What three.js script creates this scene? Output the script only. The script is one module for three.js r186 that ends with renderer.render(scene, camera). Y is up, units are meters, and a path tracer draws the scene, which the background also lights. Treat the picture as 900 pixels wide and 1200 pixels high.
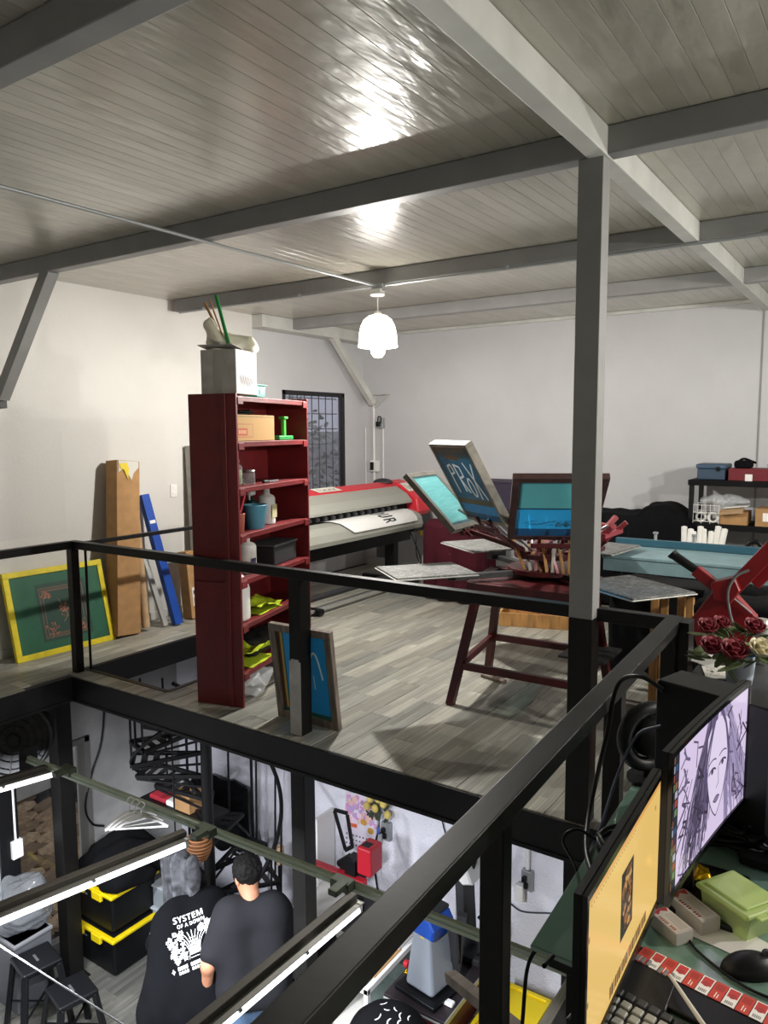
import * as THREE from 'three';
import { RoundedBoxGeometry } from 'three/addons/geometries/RoundedBoxGeometry.js';
import { mergeGeometries } from 'three/addons/utils/BufferGeometryUtils.js';
import { RectAreaLightUniformsLib } from 'three/addons/lights/RectAreaLightUniformsLib.js';

// ------------------------------------------------------------------ camera, light, exposure
const scene = new THREE.Scene();
const V3 = (x, y, z) => new THREE.Vector3(x, y, z);
const EYE = V3(0, 1.72, 0), FPX = 884.72;
const YAW = 33.987 * Math.PI / 180, PITCH = 6.185 * Math.PI / 180, ROLL = -0.325 * Math.PI / 180;
const camera = new THREE.PerspectiveCamera(2 * Math.atan(600 / FPX) * 180 / Math.PI, 0.75, 0.05, 60);
const fwd = V3(-Math.sin(YAW) * Math.cos(PITCH), -Math.sin(PITCH), -Math.cos(YAW) * Math.cos(PITCH));
let rgt = new THREE.Vector3().crossVectors(fwd, V3(0, 1, 0)).normalize(), upv = new THREE.Vector3().crossVectors(rgt, fwd);
{ const c = Math.cos(ROLL), s = Math.sin(ROLL), r = rgt.clone().multiplyScalar(c).addScaledVector(upv, s), u = upv.clone().multiplyScalar(c).addScaledVector(rgt, -s); rgt = r; upv = u; }
camera.position.copy(EYE);
camera.setRotationFromMatrix(new THREE.Matrix4().makeBasis(rgt, upv, fwd.clone().negate()));
scene.add(camera);
scene.background = new THREE.Color(0.75, 0.77, 0.80);          // dull late-day sky outside the openings
const renderer = new THREE.WebGLRenderer({ antialias: true });
renderer.toneMapping = THREE.LinearToneMapping;
renderer.toneMappingExposure = 1.0;
renderer.shadowMap.enabled = true;
RectAreaLightUniformsLib.init();
const LAMP_CD = 18, TUBE_NITS = 600;                               // pendant bulbs, fluorescent tubes
const LAMP_COL = new THREE.Color(1.0, 0.965, 0.90), TUBE_COL = new THREE.Color(0.90, 0.93, 1.0);

// ------------------------------------------------------------------ picture direction -> point on a known plane
const ray = (px, py) => rgt.clone().multiplyScalar((px - 450) / FPX).addScaledVector(upv, -(py - 600) / FPX).add(fwd);
function P(px, py, axis, val) { const d = ray(px, py), t = (val - EYE[axis]) / d[axis]; return EYE.clone().addScaledVector(d, t); }
const D = (px, py, depth) => EYE.clone().addScaledVector(ray(px, py), depth);

// ------------------------------------------------------------------ random, noise
let seed = 12345;
const rnd = (a = 0, b = 1) => { seed = (seed * 1664525 + 1013904223) >>> 0; return a + (b - a) * seed / 4294967296; };
const h3 = (x, y, z) => { let n = (x * 374761393 + y * 668265263 + z * 2147483647) | 0; n = Math.imul(n ^ (n >>> 13), 1274126177); return ((n ^ (n >>> 16)) >>> 0) / 4294967296; };
const fade = t => t * t * (3 - 2 * t);
function noise3(x, y, z) {
  const i = Math.floor(x), j = Math.floor(y), k = Math.floor(z), u = fade(x - i), v = fade(y - j), w = fade(z - k), L = (a, b, t) => a + (b - a) * t;
  return L(L(L(h3(i, j, k), h3(i + 1, j, k), u), L(h3(i, j + 1, k), h3(i + 1, j + 1, k), u), v), L(L(h3(i, j, k + 1), h3(i + 1, j, k + 1), u), L(h3(i, j + 1, k + 1), h3(i + 1, j + 1, k + 1), u), v), w);
}
function tnoise(x, y, px, py, s = 0) {   // repeats every px, py
  const i = Math.floor(x), j = Math.floor(y), u = fade(x - i), v = fade(y - j), m = (a, n) => ((a % n) + n) % n, L = (a, b, t) => a + (b - a) * t;
  const i0 = m(i, px), i1 = m(i + 1, px), j0 = m(j, py), j1 = m(j + 1, py);
  return L(L(h3(i0, j0, s), h3(i1, j0, s), u), L(h3(i0, j1, s), h3(i1, j1, s), u), v);
}
const fbm = (u, v, f, oct, s = 0, fy = f) => { let a = 0, w = 0.5, t = 0; for (let o = 0; o < oct; o++) { a += w * tnoise(u * f, v * fy, f, fy, s + o); t += w; w *= 0.5; f *= 2; fy *= 2; } return a / t; };

// ------------------------------------------------------------------ textures
function dataTex(w, h, fn, srgb = true, rx = 1, ry = 1) {
  const d = new Uint8Array(w * h * 4);
  for (let y = 0; y < h; y++) for (let x = 0; x < w; x++) { const c = fn(x / w, y / h), o = (y * w + x) * 4; for (let k = 0; k < 3; k++) d[o + k] = Math.max(0, Math.min(255, (Array.isArray(c) ? c[k] : c))); d[o + 3] = 255; }
  const t = new THREE.DataTexture(d, w, h); t.magFilter = THREE.LinearFilter; t.minFilter = THREE.LinearFilter; t.wrapS = t.wrapT = THREE.RepeatWrapping; t.repeat.set(rx, ry);
  if (srgb) t.colorSpace = THREE.SRGBColorSpace; t.needsUpdate = true; return t;
}
function canvasTex(w, h, draw) {
  const c = document.createElement('canvas'); c.width = w; c.height = h; const g = c.getContext('2d'); draw(g, w, h);
  const t = new THREE.CanvasTexture(c); t.colorSpace = THREE.SRGBColorSpace; return t;
}
const rep = (t, x, y = x) => { const c = t.clone(); c.wrapS = c.wrapT = THREE.RepeatWrapping; c.repeat.set(x, y); c.needsUpdate = true; return c; };
const TX = {
  fine: dataTex(256, 256, (u, v) => 255 * fbm(u, v, 24, 3, 3), false, 4, 4),
  soft: dataTex(256, 256, (u, v) => 255 * fbm(u, v, 5, 4, 7), false, 1, 1),
  stucco: dataTex(512, 512, (u, v) => 255 * Math.pow(1 - Math.abs(2 * fbm(u, v, 26, 3, 11) - 1), 2), false, 2.6, 2.6),
  cloth: dataTex(256, 256, (u, v) => 128 + 50 * Math.sin(u * 256 * 1.57) * Math.sin(v * 256 * 1.57) + 70 * (fbm(u, v, 40, 2, 5) - .5), false, 6, 6),
};
// ------------------------------------------------------------------ materials
const std = (color, roughness = 0.6, metalness = 0, o = {}) => new THREE.MeshStandardMaterial({ color, roughness, metalness, ...o });
const phys = (color, roughness, o = {}) => new THREE.MeshPhysicalMaterial({ color, roughness, ...o });
const tint = (hex, amt, f, s, rx = 1, ry = rx, n = 256) => { const c = new THREE.Color(hex).convertLinearToSRGB(), r = c.r * 255, g = c.g * 255, b = c.b * 255; return dataTex(n, n, (u, v) => { const k = 1 + amt * (fbm(u, v, f, 5, s) - .5) * 2; return [r * k, g * k, b * k]; }, true, rx, ry); };
const M = {
  wallWhite: std(0xffffff, 0.85, 0, { map: tint(0xd2d0cb, 0.035, 6, 21, .3), bumpMap: TX.fine, bumpScale: 0.0006 }),
  wallGrey: std(0xffffff, 0.85, 0, { map: tint(0xc2c2c4, 0.04, 6, 22, .3), bumpMap: TX.fine, bumpScale: 0.0006 }),
  patch: std(0xffffff, 0.85, 0, { map: tint(0xcdcbc7, 0.03, 5, 23, .4), bumpMap: TX.fine, bumpScale: 0.0006 }),
  stucco: std(0xe6e5ee, 0.9, 0, { bumpMap: TX.stucco, bumpScale: 0.004 }),
  plaster: std(0xffffff, 0.9, 0, { map: tint(0xa9a8a6, 0.22, 4, 25, .45), bumpMap: TX.fine, bumpScale: 0.002 }),
  beam: std(0xffffff, 0.5, 0, { map: tint(0x8b8b8a, 0.07, 8, 31, .8), bumpMap: TX.soft, bumpScale: 0.001 }),
  beamPale: std(0xffffff, 0.55, 0, { map: tint(0xc4c5c0, 0.08, 8, 32, .8) }),
  black: phys(0x111113, 0.45, { specularIntensity: .6, bumpMap: TX.soft, bumpScale: 0.001 }),
  blackRail: phys(0xffffff, 0.42, { specularIntensity: .55, map: tint(0x121110, 0.35, 6, 33, 1.5), bumpMap: TX.fine, bumpScale: 0.00012 }),
  whitePaint: std(0xffffff, 0.7, 0, { map: tint(0xb7b5b1, 0.1, 9, 34, 2) }),
  blackPlastic: phys(0x0c0d0f, 0.42, { specularIntensity: .6 }), blackMatte: phys(0x0d0d0f, 0.8, { specularIntensity: .4 }), blackGloss: std(0x0b0b0d, 0.18),
  blackCloth: phys(0x101012, 0.95, { specularIntensity: .2, bumpMap: TX.cloth, bumpScale: 0.0008 }),
  oxblood: std(0xffffff, 0.45, 0, { map: tint(0x6b1a1e, 0.13, 7, 41, 1.2), bumpMap: TX.soft, bumpScale: 0.001 }),
  oxDark: std(0xffffff, 0.4, 0, { map: tint(0x4a1216, 0.2, 8, 42, 2) }),
  redMachine: std(0x86131b, 0.38), redPlastic: std(0xb01c2c, 0.42), brightRed: std(0xd2303c, 0.4),
  white: std(0xe9e8e4, 0.55), whitePlastic: std(0xe6e6e2, 0.4), offWhite: std(0xcfccc4, 0.7), paper: std(0xefeeea, 0.8),
  steel: std(0x9a9c9e, 0.35, 0.8), zinc: std(0xa8abad, 0.45, 0.6), darkSteel: std(0x3a3b3d, 0.45, 0.6), alu: std(0xb9bab6, 0.42, 0.55),
  grey: std(0x77787a, 0.55), midGrey: std(0x55565a, 0.6), darkGrey: std(0x2c2d30, 0.6), greyPlastic: std(0x9a9a92, 0.45),
  blue: std(0x1648a4, 0.38), teal: std(0x1aa58c, 0.45), cyanCup: std(0x4f8fa8, 0.4), green: std(0x3fae3c, 0.4), darkGreen: std(0x0e7a34, 0.4),
  neon: std(0xb6c81a, 0.85, 0, { bumpMap: TX.cloth, bumpScale: .001 }), yellow: std(0xe0c40c, 0.45), gold: std(0xd2a514, 0.25, 0.85),
  skin: std(0xb07a5c, 0.6), hair: phys(0x0d0b0a, 0.6, { specularIntensity: .4, bumpMap: rep(TX.fine, 14, 14), bumpScale: 0.004 }),
  card: std(0xffffff, 0.85, 0, { map: tint(0xa98256, 0.08, 10, 51, 2) }), cardPale: std(0xffffff, 0.85, 0, { map: tint(0xb89a76, 0.07, 10, 52, 2) }),
  cardGrey: std(0xffffff, 0.85, 0, { map: tint(0xaeaba5, 0.08, 10, 53, 2) }), cardDark: std(0x6a5238, 0.9),
  wood: std(0xffffff, 0.65, 0, { map: dataTex(128, 256, (u, v) => { const k = .75 + .5 * fbm(u, v, 14, 4, 61, 2); return [178 * k, 132 * k, 78 * k]; }, true, 3, 3) }),
  woodGrey: std(0xffffff, 0.7, 0, { map: dataTex(128, 256, (u, v) => { const k = .7 + .6 * fbm(u, v, 14, 4, 62, 2); return [120 * k, 108 * k, 98 * k]; }, true, 3, 3) }),
  glass: phys(0xffffff, 0.04, { transmission: 1, thickness: 0, ior: 1.45 }),
  clearBag: phys(0xf2f4f6, 0.28, { transmission: 0.72, thickness: 0, ior: 1.4, bumpMap: TX.soft, bumpScale: .01 }),
  frosted: phys(0xdfe4e6, 0.4, { transmission: 0.5, thickness: 0 }),
};

// ------------------------------------------------------------------ geometry helpers
function boxUV(g) {   // metre uv by the way each face points
  const p = g.attributes.position, n = g.attributes.normal, uv = new Float32Array(p.count * 2);
  for (let i = 0; i < p.count; i++) { const ax = Math.abs(n.getX(i)), ay = Math.abs(n.getY(i)), az = Math.abs(n.getZ(i));
    let a, b; if (ay >= ax && ay >= az) { a = p.getX(i); b = p.getZ(i); } else if (ax >= az) { a = p.getZ(i); b = p.getY(i); } else { a = p.getX(i); b = p.getY(i); }
    uv[i * 2] = a; uv[i * 2 + 1] = b; }
  g.setAttribute('uv', new THREE.BufferAttribute(uv, 2)); return g;
}
const flat = g => { const r = g.index ? g.toNonIndexed() : g; for (const k of Object.keys(r.attributes)) if (!['position', 'normal', 'uv'].includes(k)) r.deleteAttribute(k); r.morphAttributes = {}; if (g.userData.keepUV) r.userData.keepUV = true; return r; };
function geo(list) { const a = (Array.isArray(list) ? list : [list]).map(flat); if (a.length === 1) return a[0]; const m = mergeGeometries(a); if (a.every(q => q.userData.keepUV)) m.userData.keepUV = true; return m; }
const mv = (g, x, y, z) => g.translate(x, y, z);
function bx(w, h, d, x = 0, y = 0, z = 0, r = 0.004) { const m = Math.min(w, h, d) * 0.45; const g = r > 0 ? new RoundedBoxGeometry(w, h, d, 1, Math.min(r, m)) : new THREE.BoxGeometry(w, h, d); return g.translate(x, y, z); }
const bxr = (w, h, d, x, y, z, r) => mv(new RoundedBoxGeometry(w, h, d, 4, Math.min(r, Math.min(w, h, d) * .49)), x, y, z);
const slab = (x0, x1, y0, y1, z0, z1, r = 0.003) => bx(Math.abs(x1 - x0), Math.abs(y1 - y0), Math.abs(z1 - z0), (x0 + x1) / 2, (y0 + y1) / 2, (z0 + z1) / 2, r);
function bar(p, q, w, h = w, r = 0.003, up = V3(0, 1, 0)) {   // box from p to q, w across, h upright
  const d = q.clone().sub(p), L = d.length(); d.normalize(); let s = new THREE.Vector3().crossVectors(up, d); if (s.lengthSq() < 1e-6) s = V3(1, 0, 0); s.normalize();
  const u = new THREE.Vector3().crossVectors(d, s), g = bx(w, h, L, 0, 0, 0, r);
  return g.applyMatrix4(new THREE.Matrix4().makeBasis(s, u, d).setPosition(p.clone().add(q).multiplyScalar(.5)));
}
function rod(p, q, r, r2 = r, seg = 10) { const d = q.clone().sub(p), L = d.length(), g = new THREE.CylinderGeometry(r2, r, L, seg); g.applyQuaternion(new THREE.Quaternion().setFromUnitVectors(V3(0, 1, 0), d.normalize())); return g.translate((p.x + q.x) / 2, (p.y + q.y) / 2, (p.z + q.z) / 2); }
const tube = (pts, r, seg = 8, n = 0, closed = false) => new THREE.TubeGeometry(new THREE.CatmullRomCurve3(pts, closed, 'catmullrom', 0.5), n || pts.length * 8, r, seg, closed);
const lathe = (prof, seg = 28) => new THREE.LatheGeometry(prof.map(([r, y]) => new THREE.Vector2(r, y)), seg);
function ext(pts, depth, bevel = 0.003) { const s = new THREE.Shape(pts.map(p => new THREE.Vector2(p[0], p[1]))); return new THREE.ExtrudeGeometry(s, { depth, bevelEnabled: bevel > 0, bevelThickness: bevel, bevelSize: bevel, bevelSegments: 1, curveSegments: 10 }); }
// a quad sheet from four world corners (a top-left, b top-right, c bottom-right, d bottom-left) with its own 0..1 uv
function sheet(a, b, c, d, n = 1) { const pos = [], uv = [], idx = [];
  for (let j = 0; j <= n; j++) for (let i = 0; i <= n; i++) { const u = i / n, v = j / n, p = a.clone().multiplyScalar((1 - u) * (1 - v)).addScaledVector(b, u * (1 - v)).addScaledVector(c, u * v).addScaledVector(d, (1 - u) * v); pos.push(p.x, p.y, p.z); uv.push(u, 1 - v); }
  for (let j = 0; j < n; j++) for (let i = 0; i < n; i++) { const k = j * (n + 1) + i; idx.push(k, k + n + 1, k + 1, k + 1, k + n + 1, k + n + 2); }
  const g = new THREE.BufferGeometry(); g.setAttribute('position', new THREE.Float32BufferAttribute(pos, 3)); g.setAttribute('uv', new THREE.Float32BufferAttribute(uv, 2)); g.setIndex(idx); g.computeVertexNormals(); g.userData.keepUV = true; return g; }
const EDGES = [[0, 0, 0, 1, 0, 0], [0, 1, 0, 1, 1, 0], [0, 0, 1, 1, 0, 1], [0, 1, 1, 1, 1, 1], [0, 0, 0, 0, 1, 0], [1, 0, 0, 1, 1, 0], [0, 0, 1, 0, 1, 1], [1, 0, 1, 1, 1, 1], [0, 0, 0, 0, 0, 1], [1, 0, 0, 1, 0, 1], [0, 1, 0, 0, 1, 1], [1, 1, 0, 1, 1, 1]];
// closed surface of a distance field (surface nets)
function field(f, lo, hi, cell) {
  const n = [0, 1, 2].map(k => Math.ceil((hi[k] - lo[k]) / cell) + 1), [nx, ny, nz] = n, val = new Float32Array(nx * ny * nz), id = (i, j, k) => (k * ny + j) * nx + i;
  for (let k = 0; k < nz; k++) for (let j = 0; j < ny; j++) for (let i = 0; i < nx; i++) { const edge = !i || !j || !k || i === nx - 1 || j === ny - 1 || k === nz - 1; const v = f(lo[0] + i * cell, lo[1] + j * cell, lo[2] + k * cell); val[id(i, j, k)] = edge ? Math.max(v, cell * .2) : v; }
  const sxy = nx * ny, noCross = (i, j, k) => { const o = id(i, j, k), a = val[o] < 0; return a === val[o + 1] < 0 && a === val[o + nx] < 0 && a === val[o + nx + 1] < 0 && a === val[o + sxy] < 0 && a === val[o + sxy + 1] < 0 && a === val[o + sxy + nx] < 0 && a === val[o + sxy + nx + 1] < 0; };
  const vid = new Int32Array(nx * ny * nz).fill(-1), pos = [], idx = [];
  for (let k = 0; k < nz - 1; k++) for (let j = 0; j < ny - 1; j++) for (let i = 0; i < nx - 1; i++) {
    let c = 0, sx = 0, sy = 0, sz = 0; const q = (a, b, cc) => val[id(i + a, j + b, k + cc)];
    if (noCross(i, j, k)) continue; const E = EDGES;
    for (const e of E) { const a = q(e[0], e[1], e[2]), b = q(e[3], e[4], e[5]); if ((a < 0) !== (b < 0)) { const t = a / (a - b); sx += e[0] + (e[3] - e[0]) * t; sy += e[1] + (e[4] - e[1]) * t; sz += e[2] + (e[5] - e[2]) * t; c++; } }
    if (c) { vid[id(i, j, k)] = pos.length / 3; pos.push(lo[0] + (i + sx / c) * cell, lo[1] + (j + sy / c) * cell, lo[2] + (k + sz / c) * cell); }
  }
  const quad = (a, b, c, d, fl) => { if (a < 0 || b < 0 || c < 0 || d < 0) return; fl ? idx.push(a, c, b, a, d, c) : idx.push(a, b, c, a, c, d); };
  for (let k = 1; k < nz - 1; k++) for (let j = 1; j < ny - 1; j++) for (let i = 1; i < nx - 1; i++) { const a = val[id(i, j, k)] < 0;
    if (a !== val[id(i + 1, j, k)] < 0) quad(vid[id(i, j - 1, k - 1)], vid[id(i, j, k - 1)], vid[id(i, j, k)], vid[id(i, j - 1, k)], !a);
    if (a !== val[id(i, j + 1, k)] < 0) quad(vid[id(i - 1, j, k - 1)], vid[id(i - 1, j, k)], vid[id(i, j, k)], vid[id(i, j, k - 1)], !a);
    if (a !== val[id(i, j, k + 1)] < 0) quad(vid[id(i - 1, j - 1, k)], vid[id(i, j - 1, k)], vid[id(i, j, k)], vid[id(i - 1, j, k)], !a); }
  const g = new THREE.BufferGeometry(); g.setAttribute('position', new THREE.Float32BufferAttribute(pos, 3)); g.setIndex(idx); g.computeVertexNormals();
  const o = g.toNonIndexed(); return boxUV(o);
}
const smin = (a, b, k) => { const h = Math.max(k - Math.abs(a - b), 0) / k; return Math.min(a, b) - h * h * k / 4; };
function cap(x, y, z, a, b, ra, rb) { const bax = b.x - a.x, bay = b.y - a.y, baz = b.z - a.z, px = x - a.x, py = y - a.y, pz = z - a.z; let t = (px * bax + py * bay + pz * baz) / (bax * bax + bay * bay + baz * baz + 1e-9); t = t < 0 ? 0 : t > 1 ? 1 : t; return Math.hypot(px - bax * t, py - bay * t, pz - baz * t) - (ra + (rb - ra) * t); }
const ell = (x, y, z, c, rx, ry, rz) => { const k = Math.hypot((x - c.x) / rx, (y - c.y) / ry, (z - c.z) / rz); return (k - 1) * Math.min(rx, ry, rz); };
const sbox = (x, y, z, c, w, h, d, r) => { const qx = Math.abs(x - c.x) - w / 2 + r, qy = Math.abs(y - c.y) - h / 2 + r, qz = Math.abs(z - c.z) - d / 2 + r; return Math.hypot(Math.max(qx, 0), Math.max(qy, 0), Math.max(qz, 0)) + Math.min(Math.max(qx, qy, qz), 0) - r; };

// ------------------------------------------------------------------ objects, parts
const taken = {};
function numbered(n) { const k = taken[n] = (taken[n] ?? -1) + 1; return k ? `${n}_${String(k).padStart(3, '0')}` : n; }
function mesh(name, g, mat, parent) {
  g = geo(g); const own = g.userData.keepUV; if (!own) boxUV(g);
  const m = new THREE.Mesh(g, mat); m.name = name; m.castShadow = m.receiveShadow = true; if (parent) parent.add(m); return m;
}
function keep(g) { g.userData.keepUV = true; return g; }
function thing(name, label, category, pos = V3(0, 0, 0), turn = 0, group) {
  const o = new THREE.Group(); o.name = numbered(name); o.position.copy(pos.isVector3 ? pos : V3(...pos)); o.rotation.y = turn; scene.add(o);
  o.userData = { label, category }; if (group) o.userData.group = group; return o;
}
function single(name, label, category, g, mat, group, pos) {   // a thing that is one mesh; geometry in world metres, origin moved to its base
  g = geo(g); g.computeBoundingBox(); const b = g.boundingBox, p = pos || V3((b.min.x + b.max.x) / 2, b.min.y, (b.min.z + b.max.z) / 2); const own = g.userData.keepUV;
  g.translate(-p.x, -p.y, -p.z); if (own) keep(g); const m = mesh(numbered(name), g, mat, scene); m.position.copy(p); m.userData = { label, category }; if (group) m.userData.group = group; return m;
}
const wpart = (name, g, mat, t) => { g = geo(g); const own = g.userData.keepUV; g.translate(-t.position.x, -t.position.y, -t.position.z); if (own) keep(g); return mesh(name, g, mat, t); };   // part given in world metres
const wsub = (name, g, mat, part) => { let o = part; while (o.parent !== scene) o = o.parent; g = geo(g); const own = g.userData.keepUV; g.translate(-o.position.x, -o.position.y, -o.position.z); if (own) keep(g); return mesh(name, g, mat, part); };
function struct(name, g, mat) { const m = mesh(name, g, mat, scene); m.userData = { kind: 'structure' }; return m; }
function structGroup(name, pos = V3(0, 0, 0)) { const o = new THREE.Group(); o.name = name; o.position.copy(pos); scene.add(o); o.userData = { kind: 'structure' }; return o; }
function copyOf(t, pos, turn, label) { const c = t.clone(); c.name = numbered(t.name.replace(/_\d{3}$/, '')); c.userData = { ...t.userData }; if (label) c.userData.label = label; c.position.copy(pos); if (turn !== undefined) c.rotation.y = turn; scene.add(c); return c; }
// ------------------------------------------------------------------ the place: sizes in metres, y = 0 is the upper floor
const CE = 2.91, BB = 2.80, XW = -5.567, ZB = -7.886, GF = -2.8, ZE = -3.075, XE = -4.753, XR = -0.705, XRW = 4.2, ZN = 2.8, XG = -5.75, ZG = -4.85;
const HX0 = -4.817, HX1 = -3.917, HZ0 = -3.225, HZ1 = -4.42;     // stairwell

// planks: printed multi-strip laminate, six tone variants
function plankTex(s, base, warm) {
  return dataTex(128, 512, (u, v) => {
    const strip = Math.floor(u * 4), sv = Math.floor(v * 2 + h3(strip, 3, s) * 2), k0 = .92 + .18 * h3(strip, sv, s + 9);
    const g = fbm(u, v, 28, 3, s, 3), f = fbm(u, v, 60, 2, s + 5, 8);
    const k = k0 * (.74 + .36 * g + .16 * f); return [base * k * (1 + warm * .5), base * k, base * k * (.95 - warm * .6)];
  });
}
const plankMats = [[1, 150, .02], [2, 136, .01], [3, 160, .03], [4, 142, .04], [5, 128, .0], [6, 155, .02]].map(([s, b, w]) => std(0xffffff, 0.42, 0, { map: plankTex(s * 13, b, w), bumpMap: TX.fine, bumpScale: 0.0004 }));
function plankGeo(w, l) {   // bevelled board, top at y = 0, uv along its length
  const b = 0.0035, t = 0.012, x = w / 2 - .0008, z = l / 2 - .0008;
  const g = ext([[-x + b, -z + b], [x - b, -z + b], [x - b, z - b], [-x + b, z - b]], t - b, b).rotateX(Math.PI / 2).translate(0, -b, 0);
  const q = flat(g), p = q.attributes.position, uv = new Float32Array(p.count * 2);
  for (let i = 0; i < p.count; i++) { uv[2 * i] = p.getX(i) / w + .5; uv[2 * i + 1] = p.getZ(i) / .92 + .5; }
  q.setAttribute('uv', new THREE.BufferAttribute(uv, 2)); return keep(q);
}
const plankCache = {};
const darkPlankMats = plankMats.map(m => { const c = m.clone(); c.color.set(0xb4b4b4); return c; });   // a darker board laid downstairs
function layPlanks(parent, x0, x1, zRanges, y, W, Lp, limitFn, mats = plankMats) {
  let col = 0;
  for (let x = x0; x < x1 - .01; x += W, col++) {
    const w = Math.min(W, x1 - x); for (const [za, zb] of zRanges(x + w / 2)) {
      let z = za - ((col * 0.37) % 1) * Lp; for (; z < zb - .01; z += Lp) { const a = Math.max(z, za), b = Math.min(z + Lp, zb); if (b - a < .015) continue; if (limitFn && !limitFn(x + w / 2, (a + b) / 2)) continue;
        const key = `${w.toFixed(3)}_${(b - a).toFixed(2)}`; const g = plankCache[key] ??= plankGeo(w, +(b - a).toFixed(2));
        const m = new THREE.Mesh(g, mats[Math.floor(rnd(0, 6))]); m.name = 'plank'; m.castShadow = m.receiveShadow = true; m.position.set(x + w / 2, y, (a + b) / 2); parent.add(m); } } }
}
const floor = structGroup('floor');
const ST = -.16; const slabGeo = [slab(XW - .15, XRW, ST, -.0125, ZB - .15, HZ1, 0), slab(XW - .15, HX0, ST, -.0125, HZ1, HZ0, 0), slab(HX1, XRW, ST, -.0125, HZ1, HZ0, 0), slab(XW - .15, XRW, ST, -.0125, HZ0, ZE, 0), slab(XW - .15, XE, ST, -.0125, ZE, ZN, 0), slab(XR + .03, XRW, ST, -.0125, ZE, ZN, 0), slab(XE, XR + .03, ST, -.0125, 1.6, ZN, 0)];
mesh('floor_slab', slabGeo, std(0x2a2a2c, 0.8), floor);
layPlanks(floor, XW, XRW, x => x < XE ? [[ZB, ZE + .35]] : (x > HX0 && x < HX1) ? [[ZB, HZ1], [HZ0, ZE]] : x > XR ? [[ZB, ZE + 1.3]] : [[ZB, ZE]], 0, 0.15, 0.92, (x, z) => x < .35);
mesh('floor_boards', [slab(.38, XRW, -.0125, -.0005, ZB, ZN, 0), slab(XR + .03, .38, -.0125, -.0005, ZE + 1.3, ZN, 0), slab(XW, XE, -.0125, -.0005, ZE + .35, ZN, 0)], plankMats[1], floor);
// dark channel steel round the two openings
const fascia = (name, g) => struct(name, g, M.black);
fascia('trim_1', [slab(XE + .006, XR, -.175, -.006, ZE + .001, ZE + .008, .002), slab(XE, XR, -.185, -.163, ZE - .09, ZE + .014)]);
fascia('trim_2', [slab(XE + .001, XE + .008, -.175, -.006, ZE + .001, 1.6, .002), slab(XE - .09, XE + .014, -.185, -.163, ZE, 1.6)]);
fascia('trim_3', [slab(XR - .03, XR + .06, -.18, .004, ZE, 1.6)]);
fascia('trim_4', [slab(HX0 - .02, HX0 + .02, -.175, .004, HZ1, HZ0), slab(HX0, HX1, -.175, .004, HZ0 - .02, HZ0 + .02), slab(HX0, HX1, -.175, .004, HZ1 - .02, HZ1 + .02), slab(HX1 - .02, HX1 + .02, -.175, .004, HZ1, HZ0)]);
fascia('trim_5', [bar(V3(XE - .2, -.21, -4.6), V3(XR, -.21, -4.6), .06, .1), bar(V3(-2.95, -.20, ZG), V3(-2.95, -.20, ZE - .35), .05, .08), bar(V3(-1.75, -.20, ZG), V3(-1.75, -.20, ZE - .35), .05, .08)]);
// ground floor: same boards
const gfloor = structGroup('floor_ground');
mesh('floor_slab', [slab(XG - .2, XRW, GF - .2, GF - .0125, ZG - .2, ZN, 0)], std(0x4a4a4a, 0.9), gfloor);
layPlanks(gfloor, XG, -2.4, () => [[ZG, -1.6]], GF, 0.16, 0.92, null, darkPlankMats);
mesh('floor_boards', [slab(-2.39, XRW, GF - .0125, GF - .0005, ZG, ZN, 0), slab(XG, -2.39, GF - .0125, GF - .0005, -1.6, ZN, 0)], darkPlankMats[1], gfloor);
// upper walls
struct('wall_left', [slab(XW - .15, XW - .06, 0, CE + .1, ZB - .15, -5.84 - 1.64, 0), slab(XW - .15, XW - .06, 0, .92, -7.48, -5.84, 0), slab(XW - .15, XW - .06, 2.17, CE + .1, -7.48, -5.84, 0), slab(XW - .15, XW - .06, .92, 2.17, -6.35, -5.84, 0)], M.wallGrey);
const wlp = struct('wall_left_panel', [slab(XW - .15, XW, 0, CE + .1, -5.84, -2.99, 0), slab(XW - .15, XW, 0, CE + .1, -2.985, ZN, 0)], M.wallWhite);
mesh('paint_patch', [slab(XW, XW + .0012, .9, 1.72, -3.62, -3.06, 0)], M.patch, wlp);
struct('wall_back', [slab(XW - .15, -1.072, 0, CE + .1, ZB - .15, ZB, 0), slab(-1.064, 1.4, 0, CE + .1, ZB - .15, ZB, 0), slab(1.408, XRW, 0, CE + .1, ZB - .15, ZB, 0)], M.wallGrey);
mesh('joint_strip', [slab(-1.077, -1.059, 0, CE, ZB, ZB + .004, 0)], M.beam, scene.getObjectByName('wall_back'));
struct('wall_right', slab(XRW, XRW + .15, GF, CE + .1, ZB - .15, ZN + .15, 0), M.wallWhite);
struct('wall_near', slab(XG - .2, XRW, GF, CE + .1, ZN, ZN + .15, 0), M.wallWhite);
struct('baseboard_back', slab(XW, XRW, 0, .07, ZB, ZB + .012), M.beamPale);
struct('baseboard_left', slab(XW, XW + .012, 0, .07, -5.84, ZE + .35), M.beamPale);
// ground-floor walls (door opening in the one on the street side)
const DZ0 = -3.84, DZ1 = -3.0, DTOP = -.93;
struct('wall_ground_left', [slab(XG - .2, XG, GF, ST, ZG - .2, DZ0, 0), slab(XG - .2, XG, DTOP, ST, DZ0, DZ1, 0), slab(XG - .2, XG, GF, ST, DZ1, ZN, 0)], M.plaster);
struct('wall_ground_back', slab(XG - .2, XRW, GF, ST, ZG - .2, ZG, 0), M.stucco);
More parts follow.
